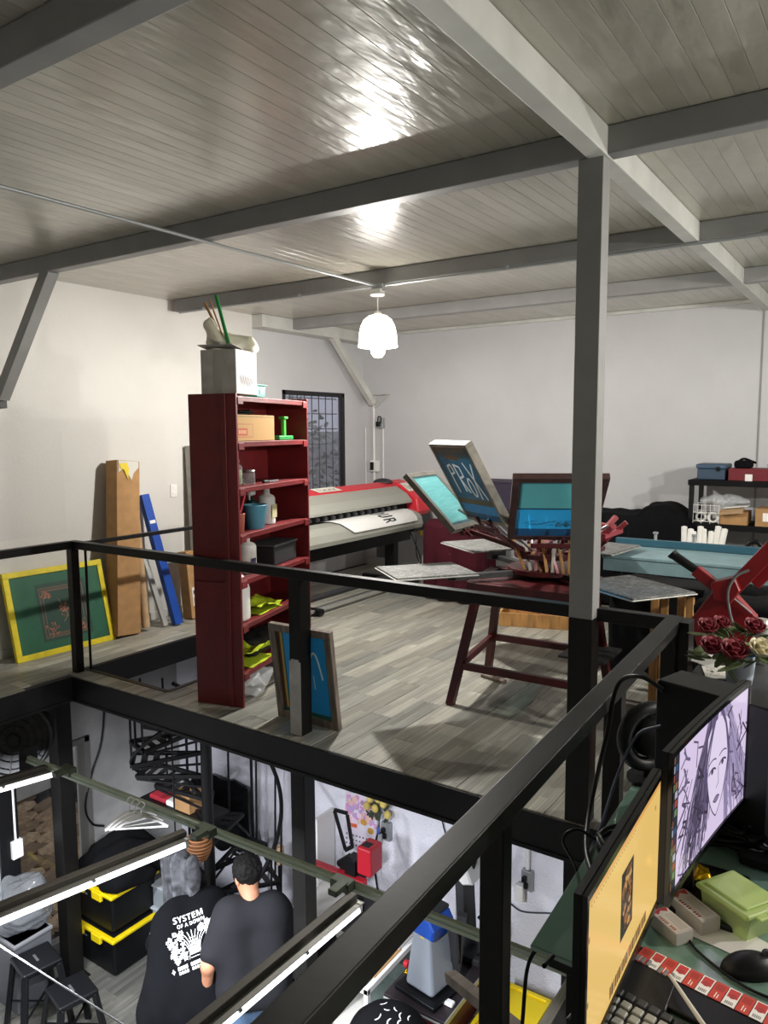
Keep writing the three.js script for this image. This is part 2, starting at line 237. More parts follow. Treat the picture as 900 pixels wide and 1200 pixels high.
// ceiling: grooved glossy panels, each strip its own piece
const ceiling = structGroup('ceiling');
mesh('ceiling_sheet', slab(XW - .15, XRW, CE + .012, CE + .1, ZB - .15, ZN + .15, 0), M.offWhite, ceiling);
const slatMats = [0xb0ac9f, 0xaca89b, 0xb3afa3].map((c, i) => phys(0xffffff, 0.3, { map: tint(c, 0.06, 7, 71 + i, 1.5, .4), clearcoat: 0.6, clearcoatRoughness: 0.2, bumpMap: rep(TX.soft, 2.6, .9), bumpScale: 0.010 }));
const SW = 0.0785, slatZ = ZN - ZB;
const slatG = (() => { const w = SW / 2 - .0005, b = .0014; const g = flat(ext([[-w, .014], [-w, b], [-w + b, 0], [w - b, 0], [w, b], [w, .014]], slatZ, 0)); return g; })();
for (let x = XW, k = 0; x < XRW - .02; x += SW, k++) { const g = slatG.clone(), p = g.attributes.position; boxUV(g); const uv = g.attributes.uv; const ou = h3(k, 1, 1) * 9, ov = h3(k, 2, 1) * 9; for (let i = 0; i < p.count; i++) { uv.setXY(i, uv.getX(i) + ou, uv.getY(i) + ov); }
  const m = new THREE.Mesh(g, slatMats[k % 3]); m.name = 'ceiling_slat'; m.castShadow = m.receiveShadow = true; m.position.set(x + SW / 2, CE, ZB); ceiling.add(m); }
// roof steel: square tubes
const beamAcross = (z, x0 = XW, x1 = XRW) => struct(numbered('ceiling_beam'), [slab(x0, x1, BB, CE - .001, z - .085, z, .006)], M.beam);
beamAcross(-1.337); beamAcross(-3.08);
beamAcross(-4.77, -5.5); beamAcross(-6.31, -5.42);
struct('ceiling_beam_along', [slab(-1.083, -1.003, BB - .004, CE - .001, ZB, ZN, .006)], M.beamPale);
struct('ceiling_beam_along_001', [slab(1.62, 1.70, BB - .004, CE - .001, ZB, ZN, .006)], M.beamPale);
struct('ceiling_beam_wall', [slab(XW - .05, -5.42, BB - .02, CE - .001, ZB, -5.84, .005)], M.beamPale);
struct('ceiling_beam_wall_001', [slab(-5.42, XRW, CE - .035, CE - .001, ZB, ZB + .04, .004)], M.beamPale);
struct('beam_brace', bar(V3(-4.83, 2.82, -3.122), V3(-5.53, 1.98, -3.122), .085, .085, .004), M.beam);
struct('pillar_wall', slab(XW, XW + .03, 1.9, 2.03, -3.165, -3.08), M.black);
struct('beam_brace_001', bar(V3(-5.46, 2.80, -7.06), V3(-5.42, 2.05, -7.80), .075, .075, .004), M.beamPale);
// the square column beside the rail corner: grey above, black below, down to the ground floor
const col = structGroup('column', V3(-1.07, GF, -3.125));
mesh('column_shaft', slab(-.052, .052, -GF + .915, BB - GF, -.045, .045, .004), M.beam, col);
mesh('column_shaft', slab(-.0525, .0525, 0, -GF + .915, -.0455, .0455, .004), M.blackRail, col);
mesh('base_plate', slab(-.1, .1, 0, .012, -.1, .1), M.black, col);
const colB = structGroup('column_001', V3(-2.725, GF, -3.187)); mesh('column_shaft', slab(-.05, .05, 0, -GF - .16, -.05, .05, .004), M.blackRail, colB); mesh('base_plate', slab(-.1, .1, 0, .012, -.1, .1), M.black, colB);
const colC = structGroup('column_002', V3(-5.43, GF, -3.38)); mesh('column_shaft', slab(-.065, .065, 0, -GF - .16, -.065, .065, .004), M.blackRail, colC); mesh('base_plate', slab(-.1, .1, 0, .012, -.1, .1), M.black, colC);
// window upstairs: dark frame, filmed pane, bars outside, foliage beyond
const win = structGroup('window_1', V3(XW - .06, .92, -6.915));
mesh('window_frame', [slab(-.05, .012, 0, .045, -.565, .565), slab(-.05, .012, 1.2, 1.25, -.565, .565), slab(-.05, .012, 0, 1.25, -.565, -.52), slab(-.05, .012, 0, 1.25, .52, .565)], std(0x1c1b1d, .5), win);
mesh('pane', slab(-.032, -.026, .045, 1.2, -.52, .52, 0), phys(0xd6d7e0, 0.1, { transmission: 0.94, thickness: 0 }), win);
for (let k = 0; k < 8; k++) mesh('window_bar', rod(V3(-.1, .0, -.46 + k * .131), V3(-.1, 1.25, -.46 + k * .131), .007), M.black, win);
for (let k = 0; k < 7; k++) mesh('window_bar', bar(V3(-.108, .1 + k * .18, -.56), V3(-.108, .1 + k * .18, .56), .006, .014), M.zinc, win);
// door downstairs: steel frame with a pane, paving outside
const door = structGroup('door_1', V3(XG - .05, GF, (DZ0 + DZ1) / 2)); const dh = DTOP - GF, dw = (DZ1 - DZ0) / 2;
mesh('door_frame', [slab(-.05, .075, 0, dh, -dw, -dw + .05), slab(-.05, .075, dh - .05, dh, -dw, dw), slab(-.05, .03, 0, .12, -dw, dw)], std(0x6b6a66, .6), door);
mesh('pane', slab(-.01, -.004, .12, dh - .05, -dw + .05, dw - .16, 0), M.glass, door);
mesh('door_jamb', slab(-.05, .075, 0, dh, dw - .16, dw), M.black, door);
// paving and planting outside, under the open sky
const yard = structGroup('ground_outside', V3(-9.4, GF - .12, -3.5));
mesh('joint_bed', slab(-3.6, 3.44, -.12, .03, -3, 3, 0), std(0x17130f, 1), yard);
{ const hw = .20, hh = .10; const pg = ext([[-hw, 0], [-hw + .06, hh], [hw - .06, hh], [hw, 0], [hw - .06, -hh], [-hw + .06, -hh]].map(([a, b]) => [a * .9, b * .88]), .04, .012).rotateX(-Math.PI / 2).rotateY(Math.PI / 2 + .25); const pm = [0x8d7760, 0x7c6752, 0x9a856d, 0x6f5d4b].map((c, i) => std(0xffffff, .9, 0, { map: tint(c, .3, 8, 81 + i, 3) }));
  for (let i = 0; i < 18; i++) for (let j = 0; j < 8; j++) { const m = new THREE.Mesh(pg, pm[Math.floor(rnd(0, 4))]); m.name = 'paver'; const a = i * .2 - 1.7, b = (j + (i % 2) * .5) * .37 - 1.4; m.position.set(1.6 + a * Math.cos(.25) + b * Math.sin(.25) - .2, .03 + rnd(-.006, .006), -a * Math.sin(.25) + b * Math.cos(.25) - .2); m.castShadow = m.receiveShadow = true; yard.add(m); } }
function leafyBush(name, label, c, rx, ry, rz, n, cols) { const t = thing(name, label, 'bush', V3(c.x, c.y - ry, c.z)); const lg = new THREE.SphereGeometry(.06, 5, 3).scale(1, .35, .6); const gs = cols.map(() => []);
  for (let i = 0; i < n; i++) { const a = rnd(0, 6.283), b = Math.acos(rnd(-1, 1)), k = Math.cbrt(rnd(.3, 1)); const g = lg.clone().rotateX(rnd(-1, 1)).rotateZ(rnd(-1, 1)).rotateY(rnd(0, 6)); g.translate(Math.sin(b) * Math.cos(a) * rx * k, Math.cos(b) * ry * k + ry, Math.sin(b) * Math.sin(a) * rz * k); gs[i % cols.length].push(g); }
  gs.forEach((g, i) => { const m = mesh('foliage', g, std(cols[i], .8), t); m.userData = { kind: 'stuff' }; }); mesh('stem', rod(V3(0, 0, 0), V3(0, ry, 0), .04, .02), M.woodGrey, t); }
leafyBush('bush', 'leafy dark bush outside the barred window', V3(-7.6, -.25, -8.6), .75, 2.55, 1.6, 1500, [0x8d9484, 0xc4c8ba, 0x565c50]);
struct('wall_yard', slab(-8.9, -8.7, GF, 1.7, -13, 3, 0), M.plaster);
// ------------------------------------------------------------------ pendant lamps
const glow = (c, k, o = {}) => new THREE.MeshPhysicalMaterial({ color: 0xffffff, roughness: .5, emissive: c, emissiveIntensity: k, ...o });
const opal = glow(0xfff4e2, 1.1, { transmission: .35, thickness: 0, side: THREE.DoubleSide }), bulbGlow = glow(0xfff3dd, 4);
function pendant(pos, label) {
  const t = thing('pendant_lamp', label, 'lamp', pos);      // origin: foot of the bulb
  mesh('ceiling_rose', [lathe([[0, .475], [.055, .475], [.05, .455], [.015, .448], [0, .448]], 24), bx(.09, .03, .06, 0, .488, 0)], M.whitePlastic, t);
  mesh('cord', rod(V3(0, .33, 0), V3(0, .45, 0), .004), M.offWhite, t);
  mesh('holder', lathe([[.0, .345], [.022, .34], [.03, .325], [.034, .31], [.03, .30], [0, .30]], 20), M.offWhite, t);
  mesh('shade', keep(flat(lathe([[.03, .318], [.07, .308], [.105, .28], [.128, .235], [.14, .18], [.146, .09], [.149, .085], [.146, .083], [.136, .18], [.124, .233], [.1, .276], [.066, .302], [.03, .311]], 36))), opal, t);
  const b = mesh('bulb', lathe([[0, 0], [.03, .006], [.05, .03], [.056, .06], [.05, .09], [.03, .13], [.02, .17], [.02, .25], [0, .25]], 24), bulbGlow, t);
  const l = new THREE.PointLight(LAMP_COL, LAMP_CD); l.position.set(0, .055, 0); l.castShadow = true; l.shadow.radius = 2; l.shadow.mapSize.set(1024, 1024); t.add(l); return t;
}
const lampFoot = P(443, 424, 'z', -4.735);
pendant(V3(lampFoot.x, 2.255, -4.735), 'white glass dome pendant lamp hanging from the beam above the cutting plotter');
pendant(V3(1.55, 2.255, -4.735), 'white glass dome pendant lamp hanging beyond the storage rack');
pendant(V3(2.3, 2.255, -3.04), 'white glass dome pendant lamp hanging beyond the flower table');
// ------------------------------------------------------------------ tube lights over the opening
const tubeGlow = glow(0xf4f7ff, 3.2);
function tubeLight(a, b, twin, label) {
  const mid = a.clone().add(b).multiplyScalar(.5), d = b.clone().sub(a), L = d.length(), t = thing('tube_light', label, 'light', mid, Math.atan2(d.x, d.z), 'tube lights over the opening');
  mesh('housing', [bx(.045, .03, L, .045, .042, 0, .006), bx(.012, .03, L, .068, .03, 0)], std(0x56534d, .5, .2), t);
  mesh('reflector', [bx(.088, .004, L, .028, .024, 0, 0)], std(0x8e8d88, .4, .3), t);
  const xs = [0, .042];
  xs.forEach((x, i) => { mesh('tube', rod(V3(x, -.005, -L / 2 + .03), V3(x, -.005, L / 2 - .03), .0145, .0145, 14), i ? std(0xd8dbd8, .3) : tubeGlow, t);
    for (const s of [-1, 1]) mesh('tube_socket', bx(.028, .05, .02, x, .005, s * (L / 2 - .02)), M.whitePlastic, t); });
  for (const z of [-.25, .12]) mesh('clip', bx(.1, .012, .018, .03, .012, z * L), M.zinc, t);
  const r = new THREE.RectAreaLight(TUBE_COL, TUBE_NITS, .05, L - .1); r.position.set(0, -.022, 0); r.lookAt(V3(mid.x, mid.y - 2, mid.z)); t.add(r); r.rotation.set(-Math.PI / 2, 0, 0); return t;
}
const TY = -.52;
tubeLight(P(-130, 1133, 'y', TY), P(222, 987, 'y', TY), false, 'lit fluorescent tube fixture slung above the yellow-lidded totes');
tubeLight(P(-110, 957, 'y', TY), P(66, 906, 'y', TY), false, 'lit fluorescent tube fixture slung in front of the drum fan');
tubeLight(P(215, 1240, 'y', TY), P(424, 1062, 'y', TY), true, 'lit fluorescent tube fixture slung above the person in the plain charcoal shirt');
{ const a = V3(XE, -.47, -2.715), b = V3(XR, -.47, -2.80); const t = thing('lamp_rail', 'pale green steel channel carrying the tube lights across the opening', 'rail', a);
  wpart('channel', [bar(a, b, .028, .022), bar(a.clone().add(V3(0, -.018, .018)), b.clone().add(V3(0, -.018, .018)), .006, .02)], std(0xb6c4ae, .45), t);
  for (const px of [[78, 906], [240, 977], [400, 1040]]) { const p = P(px[0], px[1], 'y', -.47); wpart('clamp', [bx(.11, .05, .06, p.x, -.455, p.z - .01), bx(.05, .03, .1, p.x + .02, -.44, p.z + .05)], std(0x4c5646, .55), t); }
  wpart('bracket', [slab(XE, XE + .01, -.55, -.4, -2.78, -2.65), slab(XR - .035, XR - .025, -.55, -.4, -2.86, -2.73)], M.black, t); }
single('guy_wire', 'thin steel wire stretched beneath the tube lights over the stools', 'wire', rod(P(-60, 1070, 'y', -.62), P(190, 1230, 'y', -.62), .0035), M.zinc);
// ------------------------------------------------------------------ conduit on the roof steel
{ const c = lampFoot.x; const z2 = -4.755;
  single('conduit', 'thin galvanised conduit crossing the ceiling down to the pendant lamp', 'pipe', [rod(V3(-3.30, BB - .012, ZN - .1), V3(-3.30, BB - .012, -3.2), .0095), tube([V3(-3.30, BB - .012, -3.1), V3(-3.3, BB - .012, -3.4), V3(c - .005, BB - .018, z2 + .02)], .0095, 8, 20)], M.zinc);
  single('conduit', 'galvanised conduit clipped under the beam that carries the pendant lamp', 'pipe', [rod(V3(-5.42, BB - .014, z2), V3(XRW, BB - .014, z2), .0105), ...[-5.1, -4, -2.2, -.6].map(x => bx(.02, .02, .05, x, BB - .006, z2))], M.zinc);
  single('junction_box', 'grey square junction box above the pendant lamp', 'box', [bx(.1, .055, .05, c, BB - .03, z2 + .004), rod(V3(c, BB - .03, z2 + .02), V3(c, BB - .03, z2 + .034), .02)], M.zinc); }
// ------------------------------------------------------------------ guard rails round the opening
const RT = .955;
{ const t = thing('guard_rail', 'black steel guard rail along the far edge of the opening', 'railing', V3(XE, 0, ZE - .09));
  wpart('top_rail', bar(V3(XE - .06, RT - .028, -3.165), V3(XR - .03, RT - .028, -3.165), .055, .055, .004), M.blackRail, t);
  wpart('post', slab(-2.767, -2.684, .45, RT - .055, -3.232, -3.14), M.blackRail, t); 
  const w = wpart('post', slab(-2.767, -2.684, 0, .45, -3.232, -3.14), M.blackRail, t); 
  wsub('bare_paint', [slab(-2.7675, -2.6865, .002, .43, -3.1402, -3.1385, 0), slab(-2.755, -2.70, .43, .442, -3.1402, -3.1385, 0)], M.whitePaint, w).userData = { label: 'bare whitewashed lower face of the post' };
  wpart('post', slab(-4.825, -4.765, 0, RT - .055, -3.185, -3.125), M.blackRail, t); }
{ const t = thing('guard_rail', 'black steel guard rail running beside the green and yellow screen', 'railing', V3(XE - .03, 0, ZE));
  wpart('top_rail', bar(V3(XE - .042, RT - .028, -3.137), V3(XE - .042, RT - .028, 1.6), .055, .055, .004), M.blackRail, t);
  for (const z of [-1.2, .4]) wpart('post', slab(XE - .07, XE - .015, 0, RT - .055, z - .03, z + .03), M.blackRail, t); }
{ const t = thing('guard_rail', 'black steel guard rail with wide top beside the computer desk', 'railing', V3(XR - .01, 0, ZE));
  const rx = z => -.737 + (z + 3.18) * .0328 + .031;
  wpart('top_rail', bar(V3(rx(-3.2), RT - .023, -3.2), V3(rx(1.6), RT - .023, 1.6), .062, .046, .004), M.blackRail, t);
  for (const [z0, z1] of [[-3.16, -3.08], [-2.325, -2.275], [-1.405, -1.36], [-.5, -.4]]) wpart('post', slab(rx(z0) - .031, rx(z0) + .024, -.17, RT - .046, z0, z1), M.blackRail, t);
  wpart('corner_cap', [slab(rx(-3.15) + .031, rx(-3.15) + .07, .5, RT - .004, -3.2, -3.1)], M.blackRail, t); }
{ const t = thing('guard_rail', 'slim black rod rail along the stairwell', 'railing', V3(HX0 + .05, 0, HZ0));
  wpart('top_rail', bar(V3(HX0 + .04, .925, HZ0 + .05), V3(HX0 + .02, .925, HZ1 - .2), .03, .03), M.black, t);
  wpart('post', rod(V3(HX0 + .055, 0, HZ0 - .01), V3(HX0 + .055, .92, HZ0 - .01), .009), M.black, t); wpart('post', rod(V3(HX0 + .02, 0, HZ1 - .15), V3(HX0 + .02, .92, HZ1 - .15), .009), M.black, t); }
// ------------------------------------------------------------------ wiring by the far corner
{ const z = ZB; const p = (px, py) => P(px, py, 'z', z + .02);
  const a = p(438, 470), b = p(438, 668);
  single('conduit', 'pair of white conduits running down the far wall to the plotter', 'pipe', [rod(a, V3(a.x, .3, a.z), .014), rod(V3(p(449, 500).x, 1.75, z + .02), V3(p(449, 500).x, .3, z + .02), .009), rod(V3(p(428, 500).x, 1.75, z + .012), V3(p(428, 500).x, .5, z + .012), .007)], M.white);
  const s1 = p(440, 547); { const t = thing('switch_box', 'white breaker box with black switch on the conduit near the window', 'switch', V3(s1.x, s1.y - .06, z + .03)); mesh('case', bx(.11, .14, .06, 0, .07, 0, .008), M.whitePlastic, t); mesh('switch_face', bx(.05, .1, .02, -.025, .07, .032), M.blackPlastic, t); }
  const s2 = p(447, 496); { const t = thing('outlet_box', 'grey outlet box with plugged black cable below the wall bracket', 'outlet', V3(s2.x, s2.y - .07, z + .03)); mesh('case', bx(.08, .13, .05, 0, .07, 0, .006), M.zinc, t); mesh('plug', [bx(.045, .06, .05, -.015, .06, .04, .008)], M.blackPlastic, t); mesh('cable_loop', tube([V3(-.01, .09, .06), V3(.0, .15, .06), V3(.035, .14, .05), V3(.03, .07, .05)], .007), M.blackPlastic, t); }
  const q = p(447, 463); single('wall_bracket', 'small white triangular shelf bracket on the far wall', 'bracket', [slab(q.x - .12, q.x + .12, q.y, q.y + .012, z, z + .09), bar(V3(q.x - .1, q.y - .16, z + .02), V3(q.x - .1, q.y, z + .02), .02, .02), bar(V3(q.x - .09, q.y - .15, z + .03), V3(q.x + .1, q.y, z + .03), .02, .018)], M.beamPale);
  const o = P(203, 575, 'x', XW); single('wall_outlet', 'white outlet plate on the pale wall beside the tall grey carton', 'outlet', [bx(.012, .12, .075, XW + .006, o.y, o.z, .004), bx(.006, .03, .04, XW + .013, o.y + .025, o.z), bx(.006, .03, .04, XW + .013, o.y - .025, o.z)], M.white);
}
// ------------------------------------------------------------------ oxblood steel shelf unit (open side towards the press)
const SH = thing('shelf_unit', 'tall oxblood red steel shelf unit beside the stairwell', 'shelf', V3(-3.60, 0, -3.20), 14.5 * Math.PI / 180);
// local axes: +x along the end panel, -z along the shelves
const SL = 1.0, SWd = .335, SHt = 1.945;
mesh('end_panel', [slab(0, SWd - .1, 0, SHt, -.016, 0, .003)], M.oxblood, SH);
mesh('end_flange', [slab(SWd - .1, SWd - .07, 0, SHt, -.016, .012, .004), slab(SWd - .07, SWd, 0, SHt, -.016, .004, .003)], M.oxblood, SH);
mesh('end_rib', [slab(.01, SWd - .1, .775, .79, 0, .012)], M.oxblood, SH);
mesh('end_panel', [slab(0, SWd, 0, SHt, -SL, -SL + .016, .003)], M.oxblood, SH);
mesh('back_panel', [slab(0, .012, 0, SHt, -SL + .016, -.016, .002)], M.oxblood, SH);
const SY = [.215, .52, .80, 1.085, 1.375, 1.655, 1.93];
SY.forEach(y => { const s = mesh('shelf_board', [slab(.012, SWd - .004, y - .014, y, -SL + .016, -.016, .003), slab(SWd - .02, SWd - .004, y - .032, y - .006, -SL + .016, -.016, .003)], M.oxblood, SH);
  mesh('bracket', slab(SWd - .02, SWd + .004, y - .05, y - .006, -.08, -.016), M.oxblood, s); mesh('bracket', slab(SWd - .02, SWd + .004, y - .05, y - .006, -SL + .016, -SL + .08), M.oxblood, s); });
SH.updateMatrixWorld(true);
const onShelf = (x, y, z) => SH.localToWorld(V3(x, y, z));       // a spot on a shelf, in world metres
const shTurn = SH.rotation.y;
function put(name, label, cat, x, y, z, turn = 0, group) { return thing(name, label, cat, onShelf(x, y, z), shTurn + turn, group); }
const bottleG = (r, h, nr, nh) => lathe([[0, 0], [r * .95, 0], [r, .008], [r, h * .78], [r * .85, h * .86], [nr, h * .92], [nr, h], [0, h]], 24);
// on top: white carton with rods in a plastic bag, small teal tray
{ const t = put('carton', 'white taped carton with black scribble standing on top of the red shelf', 'box', .175, 1.945, -.20);
  mesh('body', bx(.245, .27, .26, 0, .135, 0, .004), M.cardGrey, t); 
  mesh('printed_face', keep(flat(new THREE.PlaneGeometry(.25, .262).rotateY(Math.PI / 2).translate(.1236, .136, 0))), std(0xffffff, .8, 0, { map: canvasTex(256, 256, (g, w, h) => { g.fillStyle = '#d9d3ce'; g.fillRect(0, 0, w, h); g.fillStyle = '#a8a19b'; for (let i = 0; i < 7; i++) g.fillRect(78 + i * 13, 50, i === 3 ? 4 : 9, 9); g.strokeStyle = '#3a3344'; g.lineWidth = 5; g.beginPath(); let x = 40; g.moveTo(x, 190); for (let i = 0; i < 17; i++) { g.lineTo(x += 10, 165 + (i % 2 ? 34 : -18) + (i * 7) % 13); } g.stroke(); g.strokeStyle = '#b9b0aa'; g.lineWidth = 2; g.beginPath(); g.moveTo(120, 70); g.bezierCurveTo(150, 110, 100, 130, 130, 250); g.stroke(); }) }), t).userData = { label: 'white carton face with black marker scribble' };
  mesh('flap', [bx(.24, .004, .13, 0, .268, .14, 0).rotateX(-.15), bx(.1, .004, .1, -.14, .29, .1, 0).rotateZ(-.4)], M.cardGrey, t); mesh('tape', bx(.05, .262, .002, .0, .135, .1312, 0), std(0xa8a39a, .3), t); }
{ const c = onShelf(.16, 2.28, -.24), f = (x, y, z) => { const a = cap(x, y, z, c.clone().add(V3(-.02, -.06, .05)), c.clone().add(V3(-.07, .11, .10)), .085, .035), b = cap(x, y, z, c.clone().add(V3(0, -.05, 0)), c.clone().add(V3(.06, -.03, -.08)), .09, .075); return smin(a, b, .06) + .016 * (noise3(x * 30, y * 30, z * 30) - .5) + .006 * Math.sin(y * 60 + x * 40); };
  single('plastic_bag', 'crumpled cream plastic bag stuffed in the white carton', 'bag', field(f, [c.x - .25, c.y - .08, c.z - .25], [c.x + .25, c.y + .22, c.z + .28], .012), std(0xd8d4c0, .4)); 
  const tip = (px, py) => P(px, py, 'z', c.z + .08);
  const rods = [[[253, 346], [263, 384], M.darkGreen, 'green capped rod poking out of the bag in the white carton', .011], [[240, 355], [256, 388], M.card, 'tan rod poking out of the bag beside the green rod', .009], [[246, 352], [259, 388], M.wood, 'thin wooden stick poking out of the bag between two rods', .005]];
  rods.forEach(([a, b, m, l, r]) => { const p = tip(...a), q = tip(...b); single('rod', l, 'rod', rod(q.clone().lerp(p, -.6), p, r), m); }); }
{ const t = put('tray', 'small teal plastic tub on top of the red shelf', 'tub', .20, 1.945, -.46); mesh('body', [ext([[-.05, 0], [.05, 0], [.065, .07], [-.065, .07]], .1, .003).translate(0, 0, -.05).rotateY(Math.PI / 2)], M.teal, t); mesh('rim', bx(.13, .006, .14, 0, .073, 0), M.teal, t); mesh('star_sticker', ext([...Array(10)].map((_, i) => { const r = i % 2 ? .012 : .028, a = i * Math.PI / 5; return [r * Math.sin(a), r * Math.cos(a)]; }), .002, 0).rotateY(Math.PI / 2).translate(.055, .035, 0), M.white, t); }
// contents, top shelf down
{ const t = put('carton', 'small brown cardboard carton with red print on the uppermost red shelf', 'box', .17, 1.655, -.30); mesh('body', bx(.26, .165, .5, 0, .083, 0, .004), M.card, t);
  mesh('print', keep(flat(new THREE.PlaneGeometry(.48, .155).rotateY(Math.PI / 2).translate(.1315, .083, 0))), std(0xffffff, .85, 0, { map: canvasTex(384, 128, (g, w, h) => { g.fillStyle = '#a9844f'; g.fillRect(0, 0, w, h); g.strokeStyle = '#9b4a3a'; g.lineWidth = 3; g.strokeRect(8, 44, 150, 66); g.fillStyle = '#a3402f'; g.fillRect(12, 66, 90, 36); g.fillStyle = '#c9a878'; for (let i = 0; i < 6; i++) g.fillRect(18 + i * 13, 74, 7, 20); g.fillStyle = '#5b4630'; g.fillRect(0, 4, w, 3); }) }), t).userData = { label: 'brown carton face with red print' }; }
{ const t = put('power_strip', 'coil of black cable lying on the small brown carton', 'cable', .15, 1.822, -.34); mesh('coil', [tube([...Array(9)].map((_, i) => V3(.09 * Math.cos(i * 1.4), .008 + i * .003, .12 * Math.sin(i * 1.4))), .008, 8, 70)], M.blackPlastic, t); }
{ const t = put('tape_gun', 'bright green plastic clamp with upright handle on the uppermost red shelf', 'tool', .24, 1.655, -.80); mesh('foot', bx(.05, .03, .22, 0, .016, 0, .008), M.darkGreen, t); mesh('handle', bx(.03, .13, .035, 0, .09, .0, .01), M.green, t); mesh('knob', bx(.05, .018, .06, 0, .155, 0, .006), M.green, t); }
{ const t = put('glass_jar', 'large glass jar of olive powder on the red shelf', 'jar', .2, 1.375, -.14); mesh('glass', lathe([[0, 0], [.06, 0], [.075, .02], [.075, .12], [.06, .14], [.058, .15]], 24), phys(0xeef2ee, .08, { transmission: .9, thickness: 0 }), t); mesh('powder', lathe([[0, .004], [.058, .004], [.07, .022], [.07, .1], [0, .11]], 24), std(0x5d6136, .8), t); mesh('lid', lathe([[0, .15], [.06, .15], [.06, .17], [0, .17]], 24), std(0x8d8f8a, .4, .5), t); }
{ const t = put('glass_jar', 'small empty glass jar with steel lid on the red shelf', 'jar', .24, 1.375, -.30); mesh('glass', lathe([[0, 0], [.035, 0], [.04, .01], [.04, .07], [.036, .08]], 20), phys(0xeef2f2, .08, { transmission: .9, thickness: 0 }), t); mesh('lid', lathe([[0, .08], [.038, .08], [.038, .095], [0, .095]], 20), M.steel, t); }
{ const t = put('carton', 'dark blue carton with white loops behind the large glass jar', 'box', .1, 1.375, -.16); mesh('body', bx(.13, .235, .2, 0, .118, 0), std(0x232a44, .7), t); for (const [y, z] of [[.14, .03], [.16, -.05], [.11, .07]]) mesh('ring', new THREE.TorusGeometry(.022, .006, 8, 18).rotateY(Math.PI / 2).translate(.07, y + .03, z), M.white, t); }
{ const t = put('palette_knife', 'flat grey scraper blade lying on the red shelf', 'scraper', .26, 1.375, -.58); mesh('blade', bx(.03, .012, .14, 0, .006, 0), M.midGrey, t); mesh('grip', bx(.024, .018, .06, 0, .009, .1, .006), M.darkGrey, t); }
{ const t = put('cup', 'terracotta red cup holding a red brush on the red shelf', 'cup', .24, 1.085, -.13); mesh('body', lathe([[0, 0], [.045, 0], [.052, .115], [.055, .115], [.055, .12], [.046, .12], [.04, .01], [0, .01]], 24), std(0x9a5140, .6), t); }
{ const a = onShelf(.24, 1.1, -.12), b = onShelf(.24, 1.325, -.24); single('brush', 'red handled brush leaning in the terracotta cup', 'brush', [rod(a, b, .008, .011), rod(b, b.clone().add(V3(0, .012, -.004)), .011, .008)], M.redPlastic); }
{ const t = put('cup', 'pale blue plastic cup on the red shelf', 'cup', .24, 1.085, -.36); mesh('body', lathe([[0, 0], [.062, 0], [.082, .148], [.086, .15], [.084, .156], [.078, .155], [.058, .01], [0, .01]], 28), M.cyanCup, t); }
{ const t = put('bottle', 'tall white labelled bottle beside the pale blue cup', 'bottle', .2, 1.085, -.60); mesh('body', bottleG(.06, .225, .024, .2), M.whitePlastic, t); mesh('cap', rod(V3(0, .225, 0), V3(0, .245, 0), .024), M.offWhite, t); mesh('label_patch', keep(flat(new THREE.PlaneGeometry(.07, .09).rotateY(Math.PI / 2).translate(.0615, .09, 0))), std(0xc9c39a, .8), t); }
{ const t = put('spray_bottle', 'dark spray bottle with white trigger behind the pale blue cup', 'bottle', .13, 1.085, -.52); mesh('body', bottleG(.04, .19, .015, .1), std(0x1f3b3a, .4), t); mesh('trigger', [bx(.03, .03, .07, 0, .215, .0, .006), bx(.012, .04, .012, 0, .19, .03)], M.whitePlastic, t); }
{ const t = put('bottle', 'grey white cylinder bottle with dark label on the red shelf', 'bottle', .21, .80, -.30); mesh('body', bottleG(.062, .22, .022, .2), M.whitePlastic, t); mesh('cap', rod(V3(0, .22, 0), V3(0, .245, 0), .022), M.whitePlastic, t); mesh('label_patch', keep(flat(new THREE.PlaneGeometry(.05, .08).rotateY(Math.PI / 2).translate(.0635, .06, .02))), std(0x2b3352, .8), t); }
{ const t = put('jug', 'white plastic jug with moulded handle on the red shelf', 'jug', .22, .80 - .28, -.14); mesh('body', lathe([[0, 0], [.075, 0], [.085, .02], [.085, .2], [.07, .26], [.03, .3], [.022, .31], [.022, .34], [0, .34]], 26), M.whitePlastic, t); mesh('handle', tube([V3(.02, .32, .0), V3(.05, .33, .05), V3(.07, .27, .075), V3(.06, .2, .08)], .011), M.whitePlastic, t); mesh('cap', rod(V3(0, .335, 0), V3(0, .36, 0), .024), M.offWhite, t); SH.userData; t.position.copy(onShelf(.22, .52, -.14)); }
{ const t = put('storage_bin', 'dark grey lidded bin on the red shelf', 'bin', .17, .80, -.72); mesh('body', bx(.22, .13, .34, 0, .066, 0, .01), M.darkGrey, t); mesh('lid', bx(.235, .016, .36, 0, .138, 0, .005), M.midGrey, t); }
function rag(name, label, c, w, d, h, mat, sd) { const g = new THREE.PlaneGeometry(w, d, 22, 22).rotateX(-Math.PI / 2), p = g.attributes.position; for (let i = 0; i < p.count; i++) { const x = p.getX(i), z = p.getZ(i); p.setXYZ(i, x + .03 * noise3(x * 14 + sd, z * 14, 1), h * (noise3(x * 11 + sd, z * 11, sd) * .9 + .25 * noise3(x * 30, z * 30, sd)) + .004, z + .03 * noise3(x * 14, z * 14 + sd, 2)); }
  const q = g.clone(); const pp = q.attributes.position; for (let i = 0; i < pp.count; i++) pp.setY(i, 0.002); const ix = g.index.array; const rev = []; for (let i = 0; i < ix.length; i += 3) rev.push(ix[i], ix[i + 2], ix[i + 1]); q.setIndex(rev); g.computeVertexNormals(); q.computeVertexNormals(); const m = geo([g, q]); m.applyMatrix4(new THREE.Matrix4().makeRotationY(shTurn).setPosition(c)); return single(name, label, 'rag', m, mat); }
